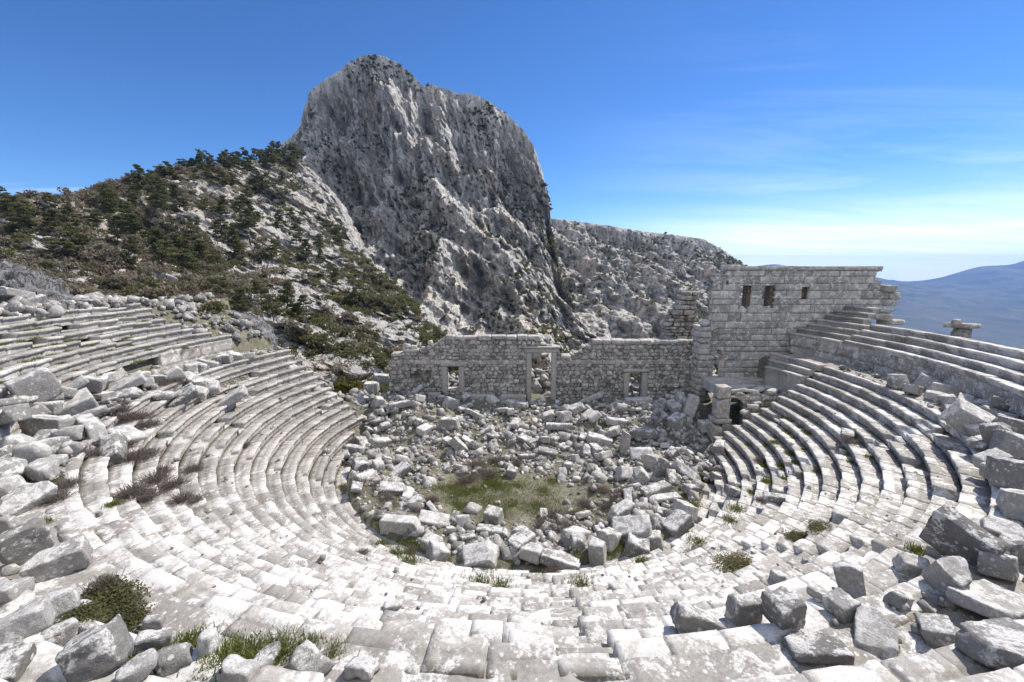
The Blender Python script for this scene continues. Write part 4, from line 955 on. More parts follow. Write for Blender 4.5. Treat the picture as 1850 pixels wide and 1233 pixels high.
def in_field(x, y):
    r = math.hypot(x - CX, y - CY)
    if y > 39.2: return 0.0
    if y < 30.5:
        tq = math.degrees(math.atan2(y - CY, x - CX)) % 360
        if r > (R0 + 2.0 if (tq > 342 or tq < 187) else R0 - .3): return 0.0
    else:
        lim = np.interp(y, [30.5, 33, 39.2], [-13.2, -12.4, -11.6]); lim2 = np.interp(y, [30.5, 33, 39.2], [14.6, 15.5, 16.6])
        if not (lim < x < lim2): return 0.0
    d = math.hypot((x + .6) / 5.0, (y - 25.4) / 3.1)
    w = 0.03 + .97 * float(sstep(.8, 1.35, d))
    for (a, b, p, q, m) in ((-6.6, 24.4, 3.6, 2.6, .30), (4.6, 23.6, 3.0, 2.2, .35), (-1.5, 29.8, 2.6, 1.6, .35), (-5.5, 37.6, 1.8, 1.2, .3)):
        w *= 1 - (1 - m) * (1 - float(sstep(.7, 1.2, math.hypot((x - a) / p, (y - b) / q))))
    if y > 37.8 and -4.6 < x < 1.4: w *= .25
    return w
placed = [(x, y, max(L, W) * .5) for (zn, ty, x, y, z, L, W, H, a, b, c) in HERO]
n_more = 0; tries = 0
while n_more < 122 and tries < 20000:
    tries += 1
    x, y = rng.uniform(-13, 17), rng.uniform(18.0, 39.2)
    if rng.random() > in_field(x, y): continue
    ty, d, me = VAR[rng.integers(len(VAR))]
    sc = rng.choice([rng.uniform(.55, .9), rng.uniform(.85, 1.45)])
    rr = max(d[0], d[1]) * sc * .42
    if any((x - a) ** 2 + (y - b) ** 2 < (rr + c) ** 2 * .72 for a, b, c in placed): continue
    placed.append((x, y, rr))
    ang = (rng.uniform(-pi, pi), rng.normal(0, .33), rng.normal(0, .33))
    z = max(float(mound(x, y)), .61 * (math.hypot(x - CX, y - CY) - R0) if y < 30.5 else 0) + d[2] * sc * .38 + .10
    o = stone_obj(NAMES[ty], me, (x, y, z), ang, (sc * rng.uniform(.9, 1.1), sc, sc))
    STONES.append((o, ty, d[0] * sc, d[1] * sc, d[2] * sc, math.degrees(abs(ang[1]) + abs(ang[2])), 'O')); n_more += 1

# names for places, so that a label leads to one stone
def place_of(x, y, z, zn):
    r = math.hypot(x - CX, y - CY); th = math.degrees(math.atan2(y - CY, x - CX)) % 360
    if zn == 'U': return 'at the top edge of the upper seats'
    if r > 22.0 and not (20 < th < 157):
        if th < 20 or th > 345: return 'under the long retaining wall'
        if th < 176: return 'by the intact end of the retaining wall'
        if th < 196: return 'under the collapsed retaining wall'
        if th < 216: return 'in the heap above the tan seat tiers'
        if th < 262: return 'beside the olive cushion shrubs'
        if th < 285: return 'on the near walkway'
        if th < 312: return 'among the dark-faced stones'
        return 'at the bend of the walkway'
    if r > R0 - .2 and not (8 < th < 150): return 'on the curved seat tiers'
    if y > 36.2:
        return 'below the small doorway' if x < -3 else 'below the tall central doorway' if x < 6.5 else 'below the boulder-choked doorway' if x < 13.2 else 'beside the gate pier'
    if y > 32: return 'in the rubble before the small doorway' if x < -4 else 'in the rubble before the central doorway' if x < 5 else 'in the rubble before the gate pier'
    if y > 28: return 'in the rubble by the tan tiers' if x < -4 else 'in the rubble past the grass clearing' if x < 5 else 'in the rubble by the shadowed tiers'
    if r > 8.5 and y < 23: return 'at the foot of the near tiers'
    return 'on the tan-tier side of the grass clearing' if x < -2.5 else 'on the shadowed-tier side of the grass clearing' if x > 2.5 else 'in the grass clearing'
ORD = ['first', 'second', 'third', 'fourth', 'fifth', 'sixth', 'seventh', 'eighth', 'ninth', 'tenth', 'eleventh', 'twelfth', 'thirteenth', 'fourteenth', 'fifteenth', 'sixteenth', 'seventeenth', 'eighteenth', 'nineteenth', 'twentieth'] + ['twenty-' + w for w in ('first', 'second', 'third', 'fourth', 'fifth', 'sixth', 'seventh', 'eighth', 'ninth')] + ['thirtieth'] + ['thirty-' + w for w in ('first', 'second', 'third', 'fourth', 'fifth', 'sixth', 'seventh', 'eighth', 'ninth')]
def number_labels(items):
    """items: (object, phrase, place); those that read alike are told apart by their order from the left"""
    by = {}
    for o, ph, plc in items: by.setdefault((ph, plc), []).append(o)
    for (ph, plc), os_ in by.items():
        os_.sort(key=lambda o: math.atan2(o.location.x, o.location.y))
        for i, o in enumerate(os_):
            if len(os_) == 1: o['label'] = f'{ph} {plc}'
            elif i == 0: o['label'] = f'{ph} {plc}, leftmost of these'
            elif i == len(os_) - 1: o['label'] = f'{ph} {plc}, rightmost of these'
            else: o['label'] = f'{ph} {plc}, {ORD[min(i, 38)]} from left'
items = []
NOUN = {'b': 'block', 'l': 'stone beam', 's': 'flat slab', 'p': 'upright slab', 'w': 'broken chunk', 'o': 'boulder', 'L': 'L-shaped seat stone'}
for o, ty, L, W, H, tilt, zn in STONES:
    m = max(L, W, H)
    size = 'small' if m < .75 else 'mid-sized' if m < 1.15 else 'large' if m < 1.7 else 'huge'
    noun = 'long block' if ty == 'b' and L / max(W, H) > 1.9 else NOUN[ty]
    items.append((o, f"{size}{' tilted' if tilt > 22 else ''} {noun}", place_of(*o.location, zn)))
    tag(o, None, 'stone', 'tumbled limestone blocks')
number_labels(items)

# the small stones between them: nobody could count these
def rubble():
    V = []; Q = []; T = []; n = 0
    protos = [boulder_geo(1, .8, .7, 40 + k, .34) for k in range(2)] + [block_geo(1, .66, .55, 60 + k, .3, .03, 3 + k % 4, .03) for k in range(14)]
    def put(x, y, z, s):
        nonlocal n
        P, q = protos[rng.integers(len(protos))]
        P = (P * s) @ rot(rng.uniform(-pi, pi), rng.normal(0, .5), rng.normal(0, .5)).T + np.array([x, y, z])
        V.append(P); Q.append(q + n); T.append(np.full(len(P), rng.random())); n += len(P)
    c = 0
    while c < 6200:
        x, y = rng.uniform(-13.4, 17), rng.uniform(18.0, 39.3)
        w = in_field(x, y)
        nz = noise3(np.array([x * .45, y * .45, 3.0]))
        if rng.random() > w * (.75 + nz): continue
        s = min(1.0, .12 + rng.exponential(.165)); put(x, y, max(float(mound(x, y)), .61 * (math.hypot(x - CX, y - CY) - R0) if y < 30.5 else 0) + s * .10, s); c += 1
    for _ in range(420):      # chips on the walkway and under the fallen stones
        a = R(rng.choice([rng.uniform(160, 225), rng.uniform(285, 362)])); r = rng.uniform(22.9, 25.1)
        s = .1 + rng.exponential(.12); put(CX + r * math.cos(a), CY + r * math.sin(a), ZWALK + s * .2, min(s, .6))
    for _ in range(300):      # chips lying on the seats
        a = R(rng.uniform(160, 362)); r = rng.uniform(R0 + .5, 22.5)
        s = .05 + rng.exponential(.05); put(CX + r * math.cos(a), CY + r * math.sin(a), RISE * (int((r - R0) / RUN) + 1) + s * .2, min(s, .3))
    for _ in range(520):      # tumble seen through the doorways
        x, y = rng.choice([rng.uniform(-8, -3), rng.uniform(.5, 6), rng.uniform(9.5, 14.5)]), rng.uniform(41.3, 47)
        s = .25 + rng.exponential(.28); hz = 1.7 + 1.6 * float(sstep(41.2, 44.5, y)) * (1 if x > 0 else .5); put(x, y, hz - rng.uniform(0, .8), min(s, 1.3))
    for _ in range(260):      # broken edge past the upper seats
        a = R(rng.uniform(158, 175)); r = rng.uniform(23.5, 33)
        s = .2 + rng.exponential(.25); x, y = CX + r * math.cos(a), CY + r * math.sin(a); put(x, y, float(ground_h(x, y)) + .25, min(s, 1.2))
    for _ in range(420):      # rubble spilling past the broken end of the tan tiers
        x, y = rng.uniform(-21, -11.5), rng.uniform(35.5, 45)
        s = .15 + rng.exponential(.22); put(x, y, float(ground_h(x, y)) + s * .2, min(s, 1.0))
    for _ in range(380):      # tumble on the rim, top of the upper bank
        a = R(rng.uniform(172, 215)); r = rng.uniform(30.5, 33.5)
        s = .3 + rng.exponential(.3); x, y = CX + r * math.cos(a), CY + r * math.sin(a); put(x, y, UZ + URISE * 7.3 + rng.uniform(-.2, .3), min(s, 1.5))
    o = link('rubble', make_mesh('rubble', np.concatenate(V), np.concatenate(Q), tone=np.concatenate(T)), M_RUBBLE); tag(o, kind='stuff')
rubble()

# ------------------------------------------------------------------ plants
def cards(C, size, r_, flat=0.0, long=1.0):
    """a leaf-sized face at every point of C, turned at random"""
    n = len(C)
    a = r_.normal(size=(n, 3)); a[:, 2] *= (1 - flat); a /= np.linalg.norm(a, axis=1)[:, None]
    b = r_.normal(size=(n, 3)); b -= a * (a * b).sum(1)[:, None]; b /= np.linalg.norm(b, axis=1)[:, None]
    s = (size * r_.uniform(.6, 1.3, n))[:, None]
    V = np.stack([C - a * s * long - b * s * .5, C + a * s * long - b * s * .35, C + a * s * long * .8 + b * s * .5, C - a * s * long * .7 + b * s * .45], 1)
    return V.reshape(-1, 3), np.arange(4 * n).reshape(n, 4)

def tube(pts, rad, seg=6):
    pts = np.asarray(pts, float); V = []
    for i, p in enumerate(pts):
        d = pts[min(i + 1, len(pts) - 1)] - pts[max(i - 1, 0)]; d /= np.linalg.norm(d) + 1e-9
        u = np.cross(d, [.3, .9, .1]); u /= np.linalg.norm(u); v = np.cross(d, u)
        t = np.linspace(0, 2 * pi, seg, endpoint=False)
        V.append(p + rad[i] * (np.cos(t)[:, None] * u + np.sin(t)[:, None] * v))
    V = np.concatenate(V); i = np.arange(len(pts) - 1)[:, None] * seg; j = np.arange(seg)[None, :]
    return V, np.stack([i + j, i + (j + 1) % seg, i + seg + (j + 1) % seg, i + seg + j], -1).reshape(-1, 4)

def join(parts):
    V = []; Q = []; n = 0
    for v, q in parts: V.append(v); Q.append(q + n); n += len(v)
    return np.concatenate(V), np.concatenate(Q)

def pine_protos():
    out = []
    for k in range(9):
        r_ = np.random.default_rng(60 + k)
        kind = ['conical', 'spreading', 'flat-topped'][k % 3]
        H = 9.0; bend = r_.normal(0, .05, 2)
        zz = np.linspace(-.6, H * .93, 8)
        tp_ = np.stack([bend[0] * zz ** 1.4, bend[1] * zz ** 1.4, zz], -1); trk = [tube(tp_, np.linspace(.24, .05, 8))]
        cl = []; tn = []
        nt = 7
        for i in range(nt):
            f = i / (nt - 1)
            z = H * (.26 + .70 * f)
            if kind == 'conical': w = 2.7 * (1 - f) ** .8 + .45
            elif kind == 'spreading': w = 2.9 * math.sin(pi * min(.98, .25 + .72 * f)) + .6
            else: w = (1.2 + 2.4 * f) * (1 if f < .9 else .8)
            if kind == 'flat-topped' and f < .35: continue
            m = 4 if f < .85 else 3
            for j in range(m + r_.integers(0, 3)):
                a = r_.uniform(0, 2 * pi); rr = w * r_.uniform(.35, 1.0)
                base = np.array([np.interp(z, zz, tp_[:, 0]), np.interp(z, zz, tp_[:, 1]), z - .15 * rr])
                tip = base + np.array([rr * math.cos(a), rr * math.sin(a), r_.uniform(-.15, .5) + .12 * rr])
                trk.append(tube([base, (base + tip) / 2 + [0, 0, .08], tip], [.06, .045, .02], 4))
                c = base + (tip - base) * r_.uniform(.65, 1.0)
                n = 85
                p = r_.normal(size=(n, 3)); p /= np.linalg.norm(p, axis=1)[:, None]; p *= r_.uniform(.5, 1, n)[:, None] ** .5
                sz = r_.uniform(.65, 1.15)
                cl.append(c + p * np.array([sz, sz, sz * .42])); tn.append(np.full(n, r_.uniform(0, 1)))
        C = np.concatenate(cl); V, Q = cards(C, .20, r_, .2, 1.25)
        tone = np.repeat(np.clip(np.concatenate(tn) * .7 + r_.uniform(0, .3, len(C)), 0, 1), 4)
        out.append((kind, make_mesh('crown', V, Q, tone=tone), make_mesh('trunk', *join(trk))))
    return out
PINES = pine_protos()
trees = []
def pine(x, y, z, h, place, k=None):
    h *= 1.0; z -= .4
    kind, cm, tm = PINES[rng.integers(9) if k is None else k]
    o = bpy.data.objects.new('pine_tree', None); COL.objects.link(o); o.location = (x, y, z); o.rotation_euler = (rng.normal(0, .04), rng.normal(0, .04), rng.uniform(0, 2 * pi))
    s = h / 9; o.scale = (s * rng.uniform(.9, 1.2), s * rng.uniform(.9, 1.2), s)
    link('trunk', tm, M_TRUNK, o); link('crown', cm, M_PINE, o)
    tag(o, None, 'tree', 'pines on the hillside'); trees.append((o, f"{'tall' if h > 8.2 else 'mid-sized' if h > 6.2 else 'small'} {kind} pine", place))

NU, NV = SP.shape[0], SP.shape[1] - 30
SX = SP[:, 30, 0]; SYY = SP[:, 30, 1]
def spur_pt(u, v):
    i = int(np.clip(u * (NU - 1), 0, NU - 1)); j = 30 + int(np.clip(v * (NV - 1), 0, NV - 1)); return SP[i, j]
# u along the crest where it crosses the view (outside it nothing is planted)
scr = SX / SYY          # tangent of the bearing: -1.17 is the edge of the picture
def u_of(px):           # crest position by bearing
    t = (px - 925) / 789 * 1.02
    ok = np.arange(NU)[(SYY > 60)]
    return ok[np.argmin(np.abs(scr[ok] - t))] / (NU - 1)
ang = np.stack([SP[:, 30:, 0] / SP[:, 30:, 1], (SP[:, 30:, 2] - EYE[2]) / SP[:, 30:, 1]], -1)
def spur_at(tx, tz):
    """the point of the spur seen along a bearing and slope from the seats"""
    d = (ang[..., 0] - tx) ** 2 + (ang[..., 1] - tz) ** 2
    d = d + np.where(SYY[:, None] < 0, 9, 0)
    i, j = np.unravel_index(np.argmin(d), d.shape); return SP[i, 30 + j]
PINE_SPOTS = []
PINE_SPOTS += [(a, b, 7.5, 'on the crest below the peak') for a, b in [(-0.742, 0.181), (-0.719, 0.195), (-0.693, 0.204), (-0.679, 0.205), (-0.667, 0.206), (-0.652, 0.207), (-0.639, 0.209), (-0.626, 0.211), (-0.614, 0.213), (-0.598, 0.214), (-0.584, 0.215), (-0.571, 0.218), (-0.559, 0.22), (-0.547, 0.223), (-0.534, 0.227), (-0.522, 0.229), (-0.51, 0.233), (-0.498, 0.236), (-0.485, 0.238), (-0.467, 0.244), (-0.707, 0.19), (-0.676, 0.195), (-0.646, 0.195), (-0.61, 0.197), (-0.573, 0.202), (-0.536, 0.209), (-0.505, 0.215), (-0.481, 0.218)]]
PINE_SPOTS += [(a, b, 7.5, 'stepping up the skyline of the spur') for a, b in [(-0.879, 0.132), (-0.868, 0.125), (-0.849, 0.144), (-0.833, 0.155), (-0.805, 0.164), (-0.782, 0.172), (-0.79, 0.155), (-0.77, 0.175), (-0.822, 0.151), (-0.757, 0.176)]]
PINE_SPOTS += [(a, b, 5, 'on the low brown skyline') for a, b in [(-1.123, 0.132), (-1.081, 0.128), (-1.055, 0.125), (-1.015, 0.123), (-0.997, 0.12), (-0.954, 0.125), (-0.93, 0.123), (-0.904, 0.13), (-0.985, 0.105)]]
PINE_SPOTS += [(a, b, 7.5, 'on the scrub-covered slope') for a, b in [(-0.977, 0.036), (-0.883, 0.108), (-0.735, 0.164), (-0.763, 0.132), (-0.734, 0.125), (-0.763, 0.063), (-0.718, 0.051), (-0.822, 0.045), (-0.795, 0.033), (-0.779, 0.014), (-0.756, 0.017), (-0.73, 0.004), (-0.714, 0.033), (-0.847, 0.063), (-0.885, 0.051), (-0.921, 0.063), (-1.065, 0.087), (-1.106, 0.063), (-1.118, 0.099), (-0.804, 0.099), (-0.852, 0.093), (-1.026, 0.063), (-0.947, 0.014), (-1.005, 0.002), (-0.874, 0.002), (-0.796, -0.023), (-0.749, -0.048)]]
PINE_SPOTS += [(a, b, 7.0, 'on the bare grey slope') for a, b in [(-0.698, 0.014), (-0.679, 0.099), (-0.65, 0.108), (-0.608, 0.101), (-0.592, 0.075), (-0.559, 0.099), (-0.524, 0.081), (-0.477, 0.051), (-0.498, 0.093), (-0.424, 0.014), (-0.429, 0.033), (-0.39, 0.051), (-0.592, 0.132), (-0.571, 0.158), (-0.54, 0.169), (-0.508, 0.181), (-0.483, 0.192), (-0.649, 0.063), (-0.627, 0.039), (-0.611, 0.014), (-0.671, -0.023), (-0.654, -0.098), (-0.631, -0.124), (-0.678, -0.137), (-0.578, -0.098), (-0.55, -0.137), (-0.516, -0.117), (-0.479, -0.137), (-0.461, 0.014), (-0.53, 0.014), (-0.362, -0.098), (-0.409, -0.048)]]
PINE_SPOTS += [(a + rng.normal(0, .012), b - abs(rng.normal(0, .012)), h * .85, c) for a, b, h, c in PINE_SPOTS if 'crest' in c or 'stepping' in c]
for tx, tz, h, plc in PINE_SPOTS: pine(*spur_at(tx + rng.normal(0, .004), tz + rng.normal(0, .003)), h * rng.uniform(.85, 1.2), plc)
number_labels(trees)

def bush_geo(r_, n=130, size=.16, blobs=6, sq=.7, long=1.0):
    C = []; T = []
    for b in range(blobs):
        a = r_.uniform(0, 2 * pi); d = r_.uniform(0, .62); c = np.array([d * math.cos(a), d * math.sin(a), r_.uniform(.25, .75) * sq])
        m = n // blobs; p = r_.normal(size=(m, 3)); p /= np.linalg.norm(p, axis=1)[:, None]
        C.append(c + p * np.array([.5, .5, .42 * sq]) * r_.uniform(.55, 1.05, m)[:, None]); T.append(np.full(m, r_.uniform(0, .75)))
    C = np.concatenate(C); C[:, 2] = np.abs(C[:, 2])
    V, Q = cards(C, size, r_, 0, long); T = np.concatenate(T) + r_.uniform(0, .25, len(C))
    return V, Q, np.repeat(T, 4)

# bushes near enough to tell apart: along the foot of the spur behind the rows and the stage wall
BP = []
for k in range(6):
    r_ = np.random.default_rng(90 + k); V, Q, T = bush_geo(r_, 900, .085, 11)
    st = [tube([[0, 0, -.2], [r_.normal(0, .1), r_.normal(0, .1), .35], [r_.normal(0, .35), r_.normal(0, .35), .6]], [.04, .03, .01], 4) for _ in range(6)]
    BP.append((make_mesh('foliage', V, Q, tone=T), make_mesh('stem', *join(st))))
bushes = []
def bush(x, y, z, w, h, mat, what, place, name='bush'):
    fm, sm_ = BP[rng.integers(6)]
    o = bpy.data.objects.new(name, None); COL.objects.link(o); o.location = (x, y, z); o.scale = (w, w * rng.uniform(.85, 1.15), h); o.rotation_euler = (0, 0, rng.uniform(0, 6.28))
    f = bpy.data.objects.new('foliage', fm); COL.objects.link(f); f.parent = o
    if not fm.materials: fm.materials.append(mat)
    f.material_slots[0].link = 'OBJECT'; f.material_slots[0].material = mat
    link('stem', sm_, M_TRUNK, o)
    tag(o, None, 'bush', 'bushes below the hillside'); bushes.append((o, f"{'broad' if w > 1.9 else 'small'} {what}", place))
for i in range(72):
    u = u_of(rng.uniform(110, 700)); v = rng.uniform(.62, .98); p = spur_pt(u, v)
    bare = rng.random() < .35
    bush(p[0], p[1], p[2] - .2, rng.uniform(1.1, 2.6), rng.uniform(1.0, 2.2), M_BARE if bare else M_BUSH, 'leafless brown bush' if bare else 'olive green bush', 'at the foot of the rocky slope')
for i in range(16):
    x = rng.uniform(-33, -19); y = rng.uniform(42, 56); bush(x, y, float(ground_h(x, y)) - .2, rng.uniform(1.0, 2.2), rng.uniform(1.0, 2.0), M_BUSH if rng.random() < .7 else M_BARE, 'dark green bush', 'behind the end of the upper seats')
for i in range(20):
    a = R(rng.uniform(147, 163)); r = rng.uniform(25.5, 38); x, y = CX + r * math.cos(a), CY + r * math.sin(a)
    bush(x, y, float(ground_h(x, y)) - .2, rng.uniform(.7, 1.5), rng.uniform(.6, 1.5), M_BUSH if rng.random() < .6 else M_BARE, 'scrubby bush', 'among the broken stones past the retaining wall')
for (x, y, w, h) in ((-17.5, 46.5, 3.1, 3.9), (-15.2, 44.6, 2.1, 2.6), (-20.0, 47.5, 2.4, 3.2), (-13.2, 44.2, 1.6, 2.2)):
    bush(x, y, float(ground_h(x, y)) - .3, w, h, M_YELLOW if w > 2 else M_BUSH, 'yellow-green budding bush', 'behind the broken end of the tan tiers')
for (x, y, w, h) in ((3.0, 47.5, 1.7, 2.4), (1.6, 49, 1.5, 2.6), (-5.6, 48, 1.3, 1.5), (18.6, 42.2, 1.0, 1.8)):
    bush(x, y, 1.7 if x < 10 else 4.8, w, h, M_BARE if x < 10 else M_YELLOW, 'tangled bush', 'behind the stage wall openings')
number_labels(bushes)

def scatter_scrub(name, pts, sizes, mat, n, card, seed, sq=.8):
    r_ = np.random.default_rng(seed); pr = [bush_geo(r_, n, card, 4, sq) for _ in range(6)]
    V = []; Q = []; T = []; k = 0
    for p, s in zip(pts, sizes):
        v, q, t = pr[r_.integers(6)]; a = r_.uniform(0, 6.28); c, s_ = math.cos(a), math.sin(a)
        V.append(v @ np.array([[c, s_, 0], [-s_, c, 0], [0, 0, 1]]) * s * np.array([1, 1, r_.uniform(.8, 1.3)]) + p); Q.append(q + k); T.append(np.clip(t * .6 + r_.uniform(0, .4), 0, 1)); k += len(v)
    o = link(name, make_mesh(name, np.concatenate(V), np.concatenate(Q), tone=np.concatenate(T)), mat); tag(o, kind='stuff')

def pick(P, n, v0, v1, dens, seed):
    r_ = np.random.default_rng(seed); out = []
    nu, nv = P.shape[0], P.shape[1] - 30
    while len(out) < n:
        i, j = r_.integers(nu), 30 + int((nv - 1) * r_.uniform(v0, v1)); p = P[i, j]
        if r_.random() < dens(p, (j - 30) / nv): out.append(p - [0, 0, .3])
    return np.array(out)
# brown leafless scrub and olive green scrub of the spur, dark scrub on the cliffs
left = lambda p: float(1 - sstep(-.80, -.50, p[0] / max(p[1], 1)))
vis = lambda p: 1.0 if (-1.35 < p[0] / max(p[1], 1) < .1) else 0.0
P1 = pick(SP, 5200, 0, .97, lambda p, v: vis(p) * (left(p) * .95 + .03) * (.5 + noise3(p * .05)), 1)
scatter_scrub('bare_scrub', P1, rng.uniform(1.0, 2.6, len(P1)), M_BARE, 80, .15, 11)
P2 = pick(SP, 4600, 0, .98, lambda p, v: vis(p) * max(0, .28 + .30 * left(p) + 1.1 * noise3(p * .045 + 9)), 2)
scatter_scrub('green_scrub', P2, rng.uniform(.8, 2.1, len(P2)), M_BUSH, 80, .16, 12)
P3 = pick(PK, 2600, .0, .95, lambda p, v: max(0, (.16 + .55 * v) * .6 + 1.2 * noise3(p * .022 + 5) - .12), 3)
scatter_scrub('cliff_scrub', P3, rng.uniform(1.0, 2.9, len(P3)), M_BUSH, 26, .34, 13)
P4 = pick(RG, 2400, .0, .9, lambda p, v: max(0, .30 + 1.0 * noise3(p * .02 + 5)), 4)
scatter_scrub('ridge_scrub', P4, rng.uniform(1.4, 3.6, len(P4)), M_BUSH, 22, .36, 14)

# dry shrubs among the stones
DP = []
for k in range(6):
    r_ = np.random.default_rng(120 + k); n = 620
    a = r_.uniform(0, 2 * pi, n); el = r_.uniform(.15, 1.45, n); ln = r_.uniform(.5, 1.0, n)
    dirs = np.stack([np.cos(a) * np.cos(el), np.sin(a) * np.cos(el), np.sin(el) * .8], -1)
    c0 = r_.normal(0, .22, (n, 3)) * [1, 1, .1] + dirs * (ln * r_.uniform(.1, .55, n))[:, None]; c1 = c0 + (dirs + r_.normal(0, .25, (n, 3))) * .38
    sd = np.cross(dirs, r_.normal(size=(n, 3))); sd /= np.linalg.norm(sd, axis=1)[:, None]; sd *= .012
    V = np.stack([c0 - sd, c0 + sd, c1 + sd * .5, c1 - sd * .5], 1).reshape(-1, 3); V[:, 2] = np.abs(V[:, 2])
    DP.append(make_mesh('dry_shrub', V, np.arange(4 * n).reshape(n, 4), tone=np.repeat(r_.uniform(0, 1, n), 4)))
dry = []
SHRUBS += [(x, y, float(mound(x, y)), s) for x, y, s in ((-7.6, 24.2, .8), (-6.4, 25.3, .7), (-5.6, 23.6, .75), (-8.4, 25.6, .6), (-4.9, 24.6, .6), (-7.0, 23.0, .6), (4.4, 24.4, .8), (5.6, 23.6, .7), (3.6, 22.8, .7), (6.2, 24.8, .6), (-1.2, 30.2, .8), (.4, 29.6, .7), (-2.6, 29.4, .7), (-5.2, 37.6, .5), (5.2, 25.8, .6))]
for (x, y, z, s) in SHRUBS:
    s *= 1.05
    o = link('dry_shrub', DP[rng.integers(6)], M_DRY, None, (x, y, z - .05)); o.scale = (s, s * rng.uniform(.85, 1.1), s * rng.uniform(.75, 1.0)); o.rotation_euler = (0, 0, rng.uniform(0, 6.28))
    tag(o, None, 'shrub', 'dry brown shrubs'); dry.append((o, f"{'broad' if s > .92 else 'small' if s < .66 else 'rounded'} dry brown shrub", place_of(x, y, z, 'O')))
number_labels(dry)
cu = []
for k, (x, y, z, w, h) in enumerate(CUSHIONS):
    r_ = np.random.default_rng(140 + k); V, Q, T = bush_geo(r_, 3000, .045, 14, .75)
    o = link('cushion_shrub', make_mesh('cushion_shrub', V * [w * .95, w * .6, h * .55], Q, tone=T), M_BUSH, None, (x, y, z - .03)); o.rotation_euler = (0, 0, math.atan2(y - CY, x - CX) + pi / 2)
    tag(o, None, 'shrub', 'green cushion shrubs'); cu.append((o, 'low olive green cushion shrub', 'growing on the bright seat tiers' if x > 0 else 'among the large stones of the near corner'))
number_labels(cu)

def grass():
    r_ = np.random.default_rng(150); C = []
    def patch(x, y, z, s, n, flat=False):
        p = r_.normal(0, .42, (n, 2)) * s
        X = x + p[:, 0]; Y = y + p[:, 1]
        Z = mound(X, Y) if flat else np.full(n, z)
        C.append(np.stack([X, Y, Z - .01], -1))
    for (x, y, s) in ((-6.6, 24.4, 2.2), (4.6, 23.6, 1.8), (-1.5, 29.6, 1.5), (0, 26, 2.4), (-3, 25, 2.0), (2, 24.5, 2.0)): patch(x, y, 0, s, int(520 * s), True)
    for (x, y, z, s) in TUFTS: patch(x, y, z, s, int(900 * s), s > .65)
    for i in range(16):
        a = r_.uniform(0, 6.28); patch(-1.3 + 3.6 * math.cos(a) * r_.random() ** .5, 25.6 + 2.6 * math.sin(a) * r_.random() ** .5, 0, .8, 520, True)
    for k in (5, 6, 7, 8, 9, 10, 11): # strips in the joints of the shadowed tiers and at the foot of the bowl
        for _ in range(5):
            a = R(r_.uniform(330, 357)); r = R0 + RUN * k - .12; patch(CX + r * math.cos(a), CY + r * math.sin(a), RISE * k, .22, 110)
    for _ in range(26):
        a = R(r_.uniform(205, 335)); r = R0 - r_.uniform(.1, .7); patch(CX + r * math.cos(a), CY + r * math.sin(a), 0, .5, 260, True)
    for _ in range(60):      # tufts on the left upper bank
        a = R(r_.uniform(174, 205)); i = r_.integers(0, 8); r = RW + URUN * i - .15; patch(CX + r * math.cos(a), CY + r * math.sin(a), UZ + URISE * (i - 1) - .02, .3, 90)
    B = np.concatenate(C); n = len(B)
    h = r_.uniform(.05, .17, n)[:, None]; a = r_.uniform(0, 2 * pi, n); d = np.stack([np.cos(a), np.sin(a), a * 0], -1); w = np.stack([-np.sin(a), np.cos(a), a * 0], -1) * .014
    V = np.stack([B - w, B + w, B + d * h * .6 + [0, 0, 1] * h], 1).reshape(-1, 3)
    o = link('grass', make_mesh('grass', V, tris=np.arange(3 * n).reshape(n, 3), tone=np.repeat(r_.uniform(0, 1, n), 3)), M_GREEN); tag(o, kind='stuff')
grass()

# ------------------------------------------------------------------ air, sky, sun, camera
def haze():
    me = make_mesh('haze', [(x, y, z) for x in (-11000, 16000) for y in (-9400, 9200) for z in (-1100, 228)],
                   quads=[(0, 1, 3, 2), (4, 6, 7, 5), (0, 4, 5, 1), (2, 3, 7, 6), (0, 2, 6, 4), (1, 5, 7, 3)])
    m = bpy.data.materials.new('haze_air'); m.use_nodes = True; nt = m.node_tree; nt.nodes.clear()
    out = nt.nodes.new('ShaderNodeOutputMaterial'); v = nt.nodes.new('ShaderNodeVolumePrincipled')
    v.inputs['Color'].default_value = (.22, .46, .95, 1); v.inputs['Density'].default_value = HAZE; v.inputs['Anisotropy'].default_value = 0.2
    nt.links.new(v.outputs[0], out.inputs['Volume'])
    tag(link('haze', me, m), kind='stuff')
HAZE = 6.5e-5
haze()

w = bpy.data.worlds.new('World'); SC.world = w; w.use_nodes = True
nt = w.node_tree; nt.nodes.clear(); B = NB(nt)
out = B.n('ShaderNodeOutputWorld'); bg = B.n('ShaderNodeBackground'); bg.inputs['Strength'].default_value = .135
sky = B.n('ShaderNodeTexSky', sky_type='NISHITA'); sky.sun_disc = False; sky.sun_elevation = SUN_EL; sky.sun_rotation = pi / 2 - SUN_AZ
sky.altitude = 1000; sky.air_density = .85; sky.dust_density = .0; sky.ozone_density = 1.6
vec = B.n('ShaderNodeTexCoord').outputs['Generated']
sep = B.n('ShaderNodeSeparateXYZ'); B.l(vec, sep.inputs[0])
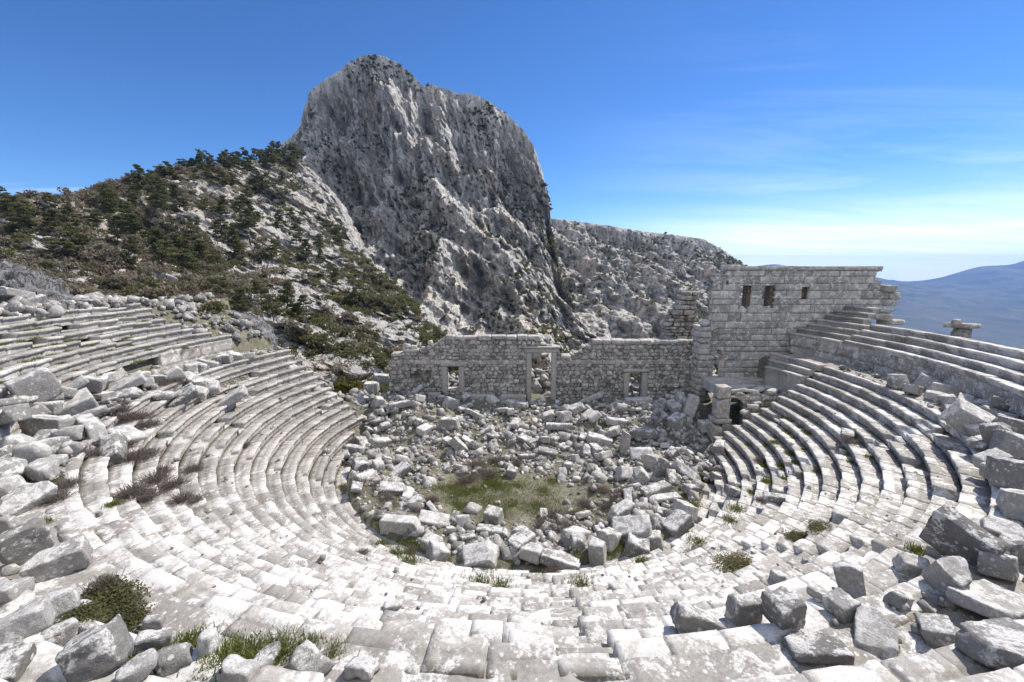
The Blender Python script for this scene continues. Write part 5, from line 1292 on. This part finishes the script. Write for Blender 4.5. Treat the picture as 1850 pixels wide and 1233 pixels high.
# thin cirrus drawn on a high flat sheet
den = B.math('ADD', B.math('MAXIMUM', sep.outputs['Z'], 0.0), .06)
cx = B.math('DIVIDE', sep.outputs['X'], den); cy = B.math('DIVIDE', sep.outputs['Y'], den)
cmb = B.n('ShaderNodeCombineXYZ'); B.l(cx, cmb.inputs[0]); B.l(cy, cmb.inputs[1])
mp = B.n('ShaderNodeMapping'); mp.inputs['Rotation'].default_value = (0, 0, R(-28)); mp.inputs['Scale'].default_value = (.22, .75, 1); B.l(cmb.outputs[0], mp.inputs[0])
cn = B.noise(mp.outputs[0], 1.15, 9, .62, .8)
az = B.math('ARCTAN2', sep.outputs['X'], sep.outputs['Y'])
right = B.ramp(B.math('MULTIPLY_ADD', az, .5, .5), [(.55, 0), (.75, 1)])
low = B.ramp(sep.outputs['Z'], [(.0, 1), (.09, 1), (.19, .33), (.5, .14)])
veil = B.ramp(cn, [(.44, 0), (.60, 1)])
c1 = B.math('MULTIPLY', B.math('MULTIPLY', B.math('MULTIPLY', veil, .30), low), right)
band = B.ramp(sep.outputs['Z'], [(.0, .92), (.055, .85), (.095, .42), (.13, .12), (.18, 0)])
c2 = B.math('MULTIPLY', B.math('MULTIPLY', band, right), B.ramp(cn, [(.30, .45), (.62, 1)]))
lf = B.ramp(B.math('MULTIPLY_ADD', az, -.5, .5), [(.80, 0), (.86, 1)])
wisp = B.ramp(B.noise(mp.outputs[0], .9, 6, .6, .3), [(.52, 0), (.68, .8)])
lb = B.ramp(sep.outputs['Z'], [(.10, 0), (.135, 1), (.16, 0)])
c3 = B.math('MULTIPLY', B.math('MULTIPLY', wisp, lb), lf)
# unseen cirrus added behind the camera as neutral fill for the shaded faces
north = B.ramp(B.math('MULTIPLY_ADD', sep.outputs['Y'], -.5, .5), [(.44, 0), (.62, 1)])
c_fill = B.math('MULTIPLY', north, B.ramp(cn, [(.32, .14), (.54, .64)]))
fac = B.math('MINIMUM', B.math('ADD', B.math('MAXIMUM', B.math('MAXIMUM', c1, c2), c_fill), c3), .93)
hs = B.n('ShaderNodeHueSaturation'); hs.inputs['Hue'].default_value = .5; hs.inputs['Saturation'].default_value = 1.15; B.l(sky.outputs[0], hs.inputs['Color'])
tint = B.mix(1.0, hs.outputs[0], (.50, .67, .88), 'MULTIPLY')
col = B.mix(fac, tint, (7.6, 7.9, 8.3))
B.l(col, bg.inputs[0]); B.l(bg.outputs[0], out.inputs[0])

sun = bpy.data.lights.new('sun', 'SUN'); sun.energy = 4.35; sun.angle = R(.53); sun.color = (1.0, .94, .865)
so = bpy.data.objects.new('sun', sun); COL.objects.link(so)
from mathutils import Vector
sd = Vector((math.cos(SUN_EL) * math.cos(SUN_AZ), math.cos(SUN_EL) * math.sin(SUN_AZ), math.sin(SUN_EL)))
so.rotation_euler = (-sd).to_track_quat('-Z', 'Y').to_euler(); so.location = (0, 0, 60)

cam = bpy.data.cameras.new('camera'); cam.sensor_width = 36; cam.lens = 36 * 789 / 1850; cam.clip_start = .1; cam.clip_end = 60000
co = bpy.data.objects.new('camera', cam); COL.objects.link(co); co.location = EYE; co.rotation_euler = (pi / 2 - R(9.7), 0, 0)
SC.camera = co
SC.view_settings.view_transform = 'Standard'; SC.view_settings.look = 'None'; SC.view_settings.exposure = 0.45; SC.view_settings.gamma = 1
try:
    SC.cycles.use_denoising = True; SC.cycles.volume_bounces = 0; SC.cycles.max_bounces = 6; SC.cycles.diffuse_bounces = 3
except Exception as e: print(e)
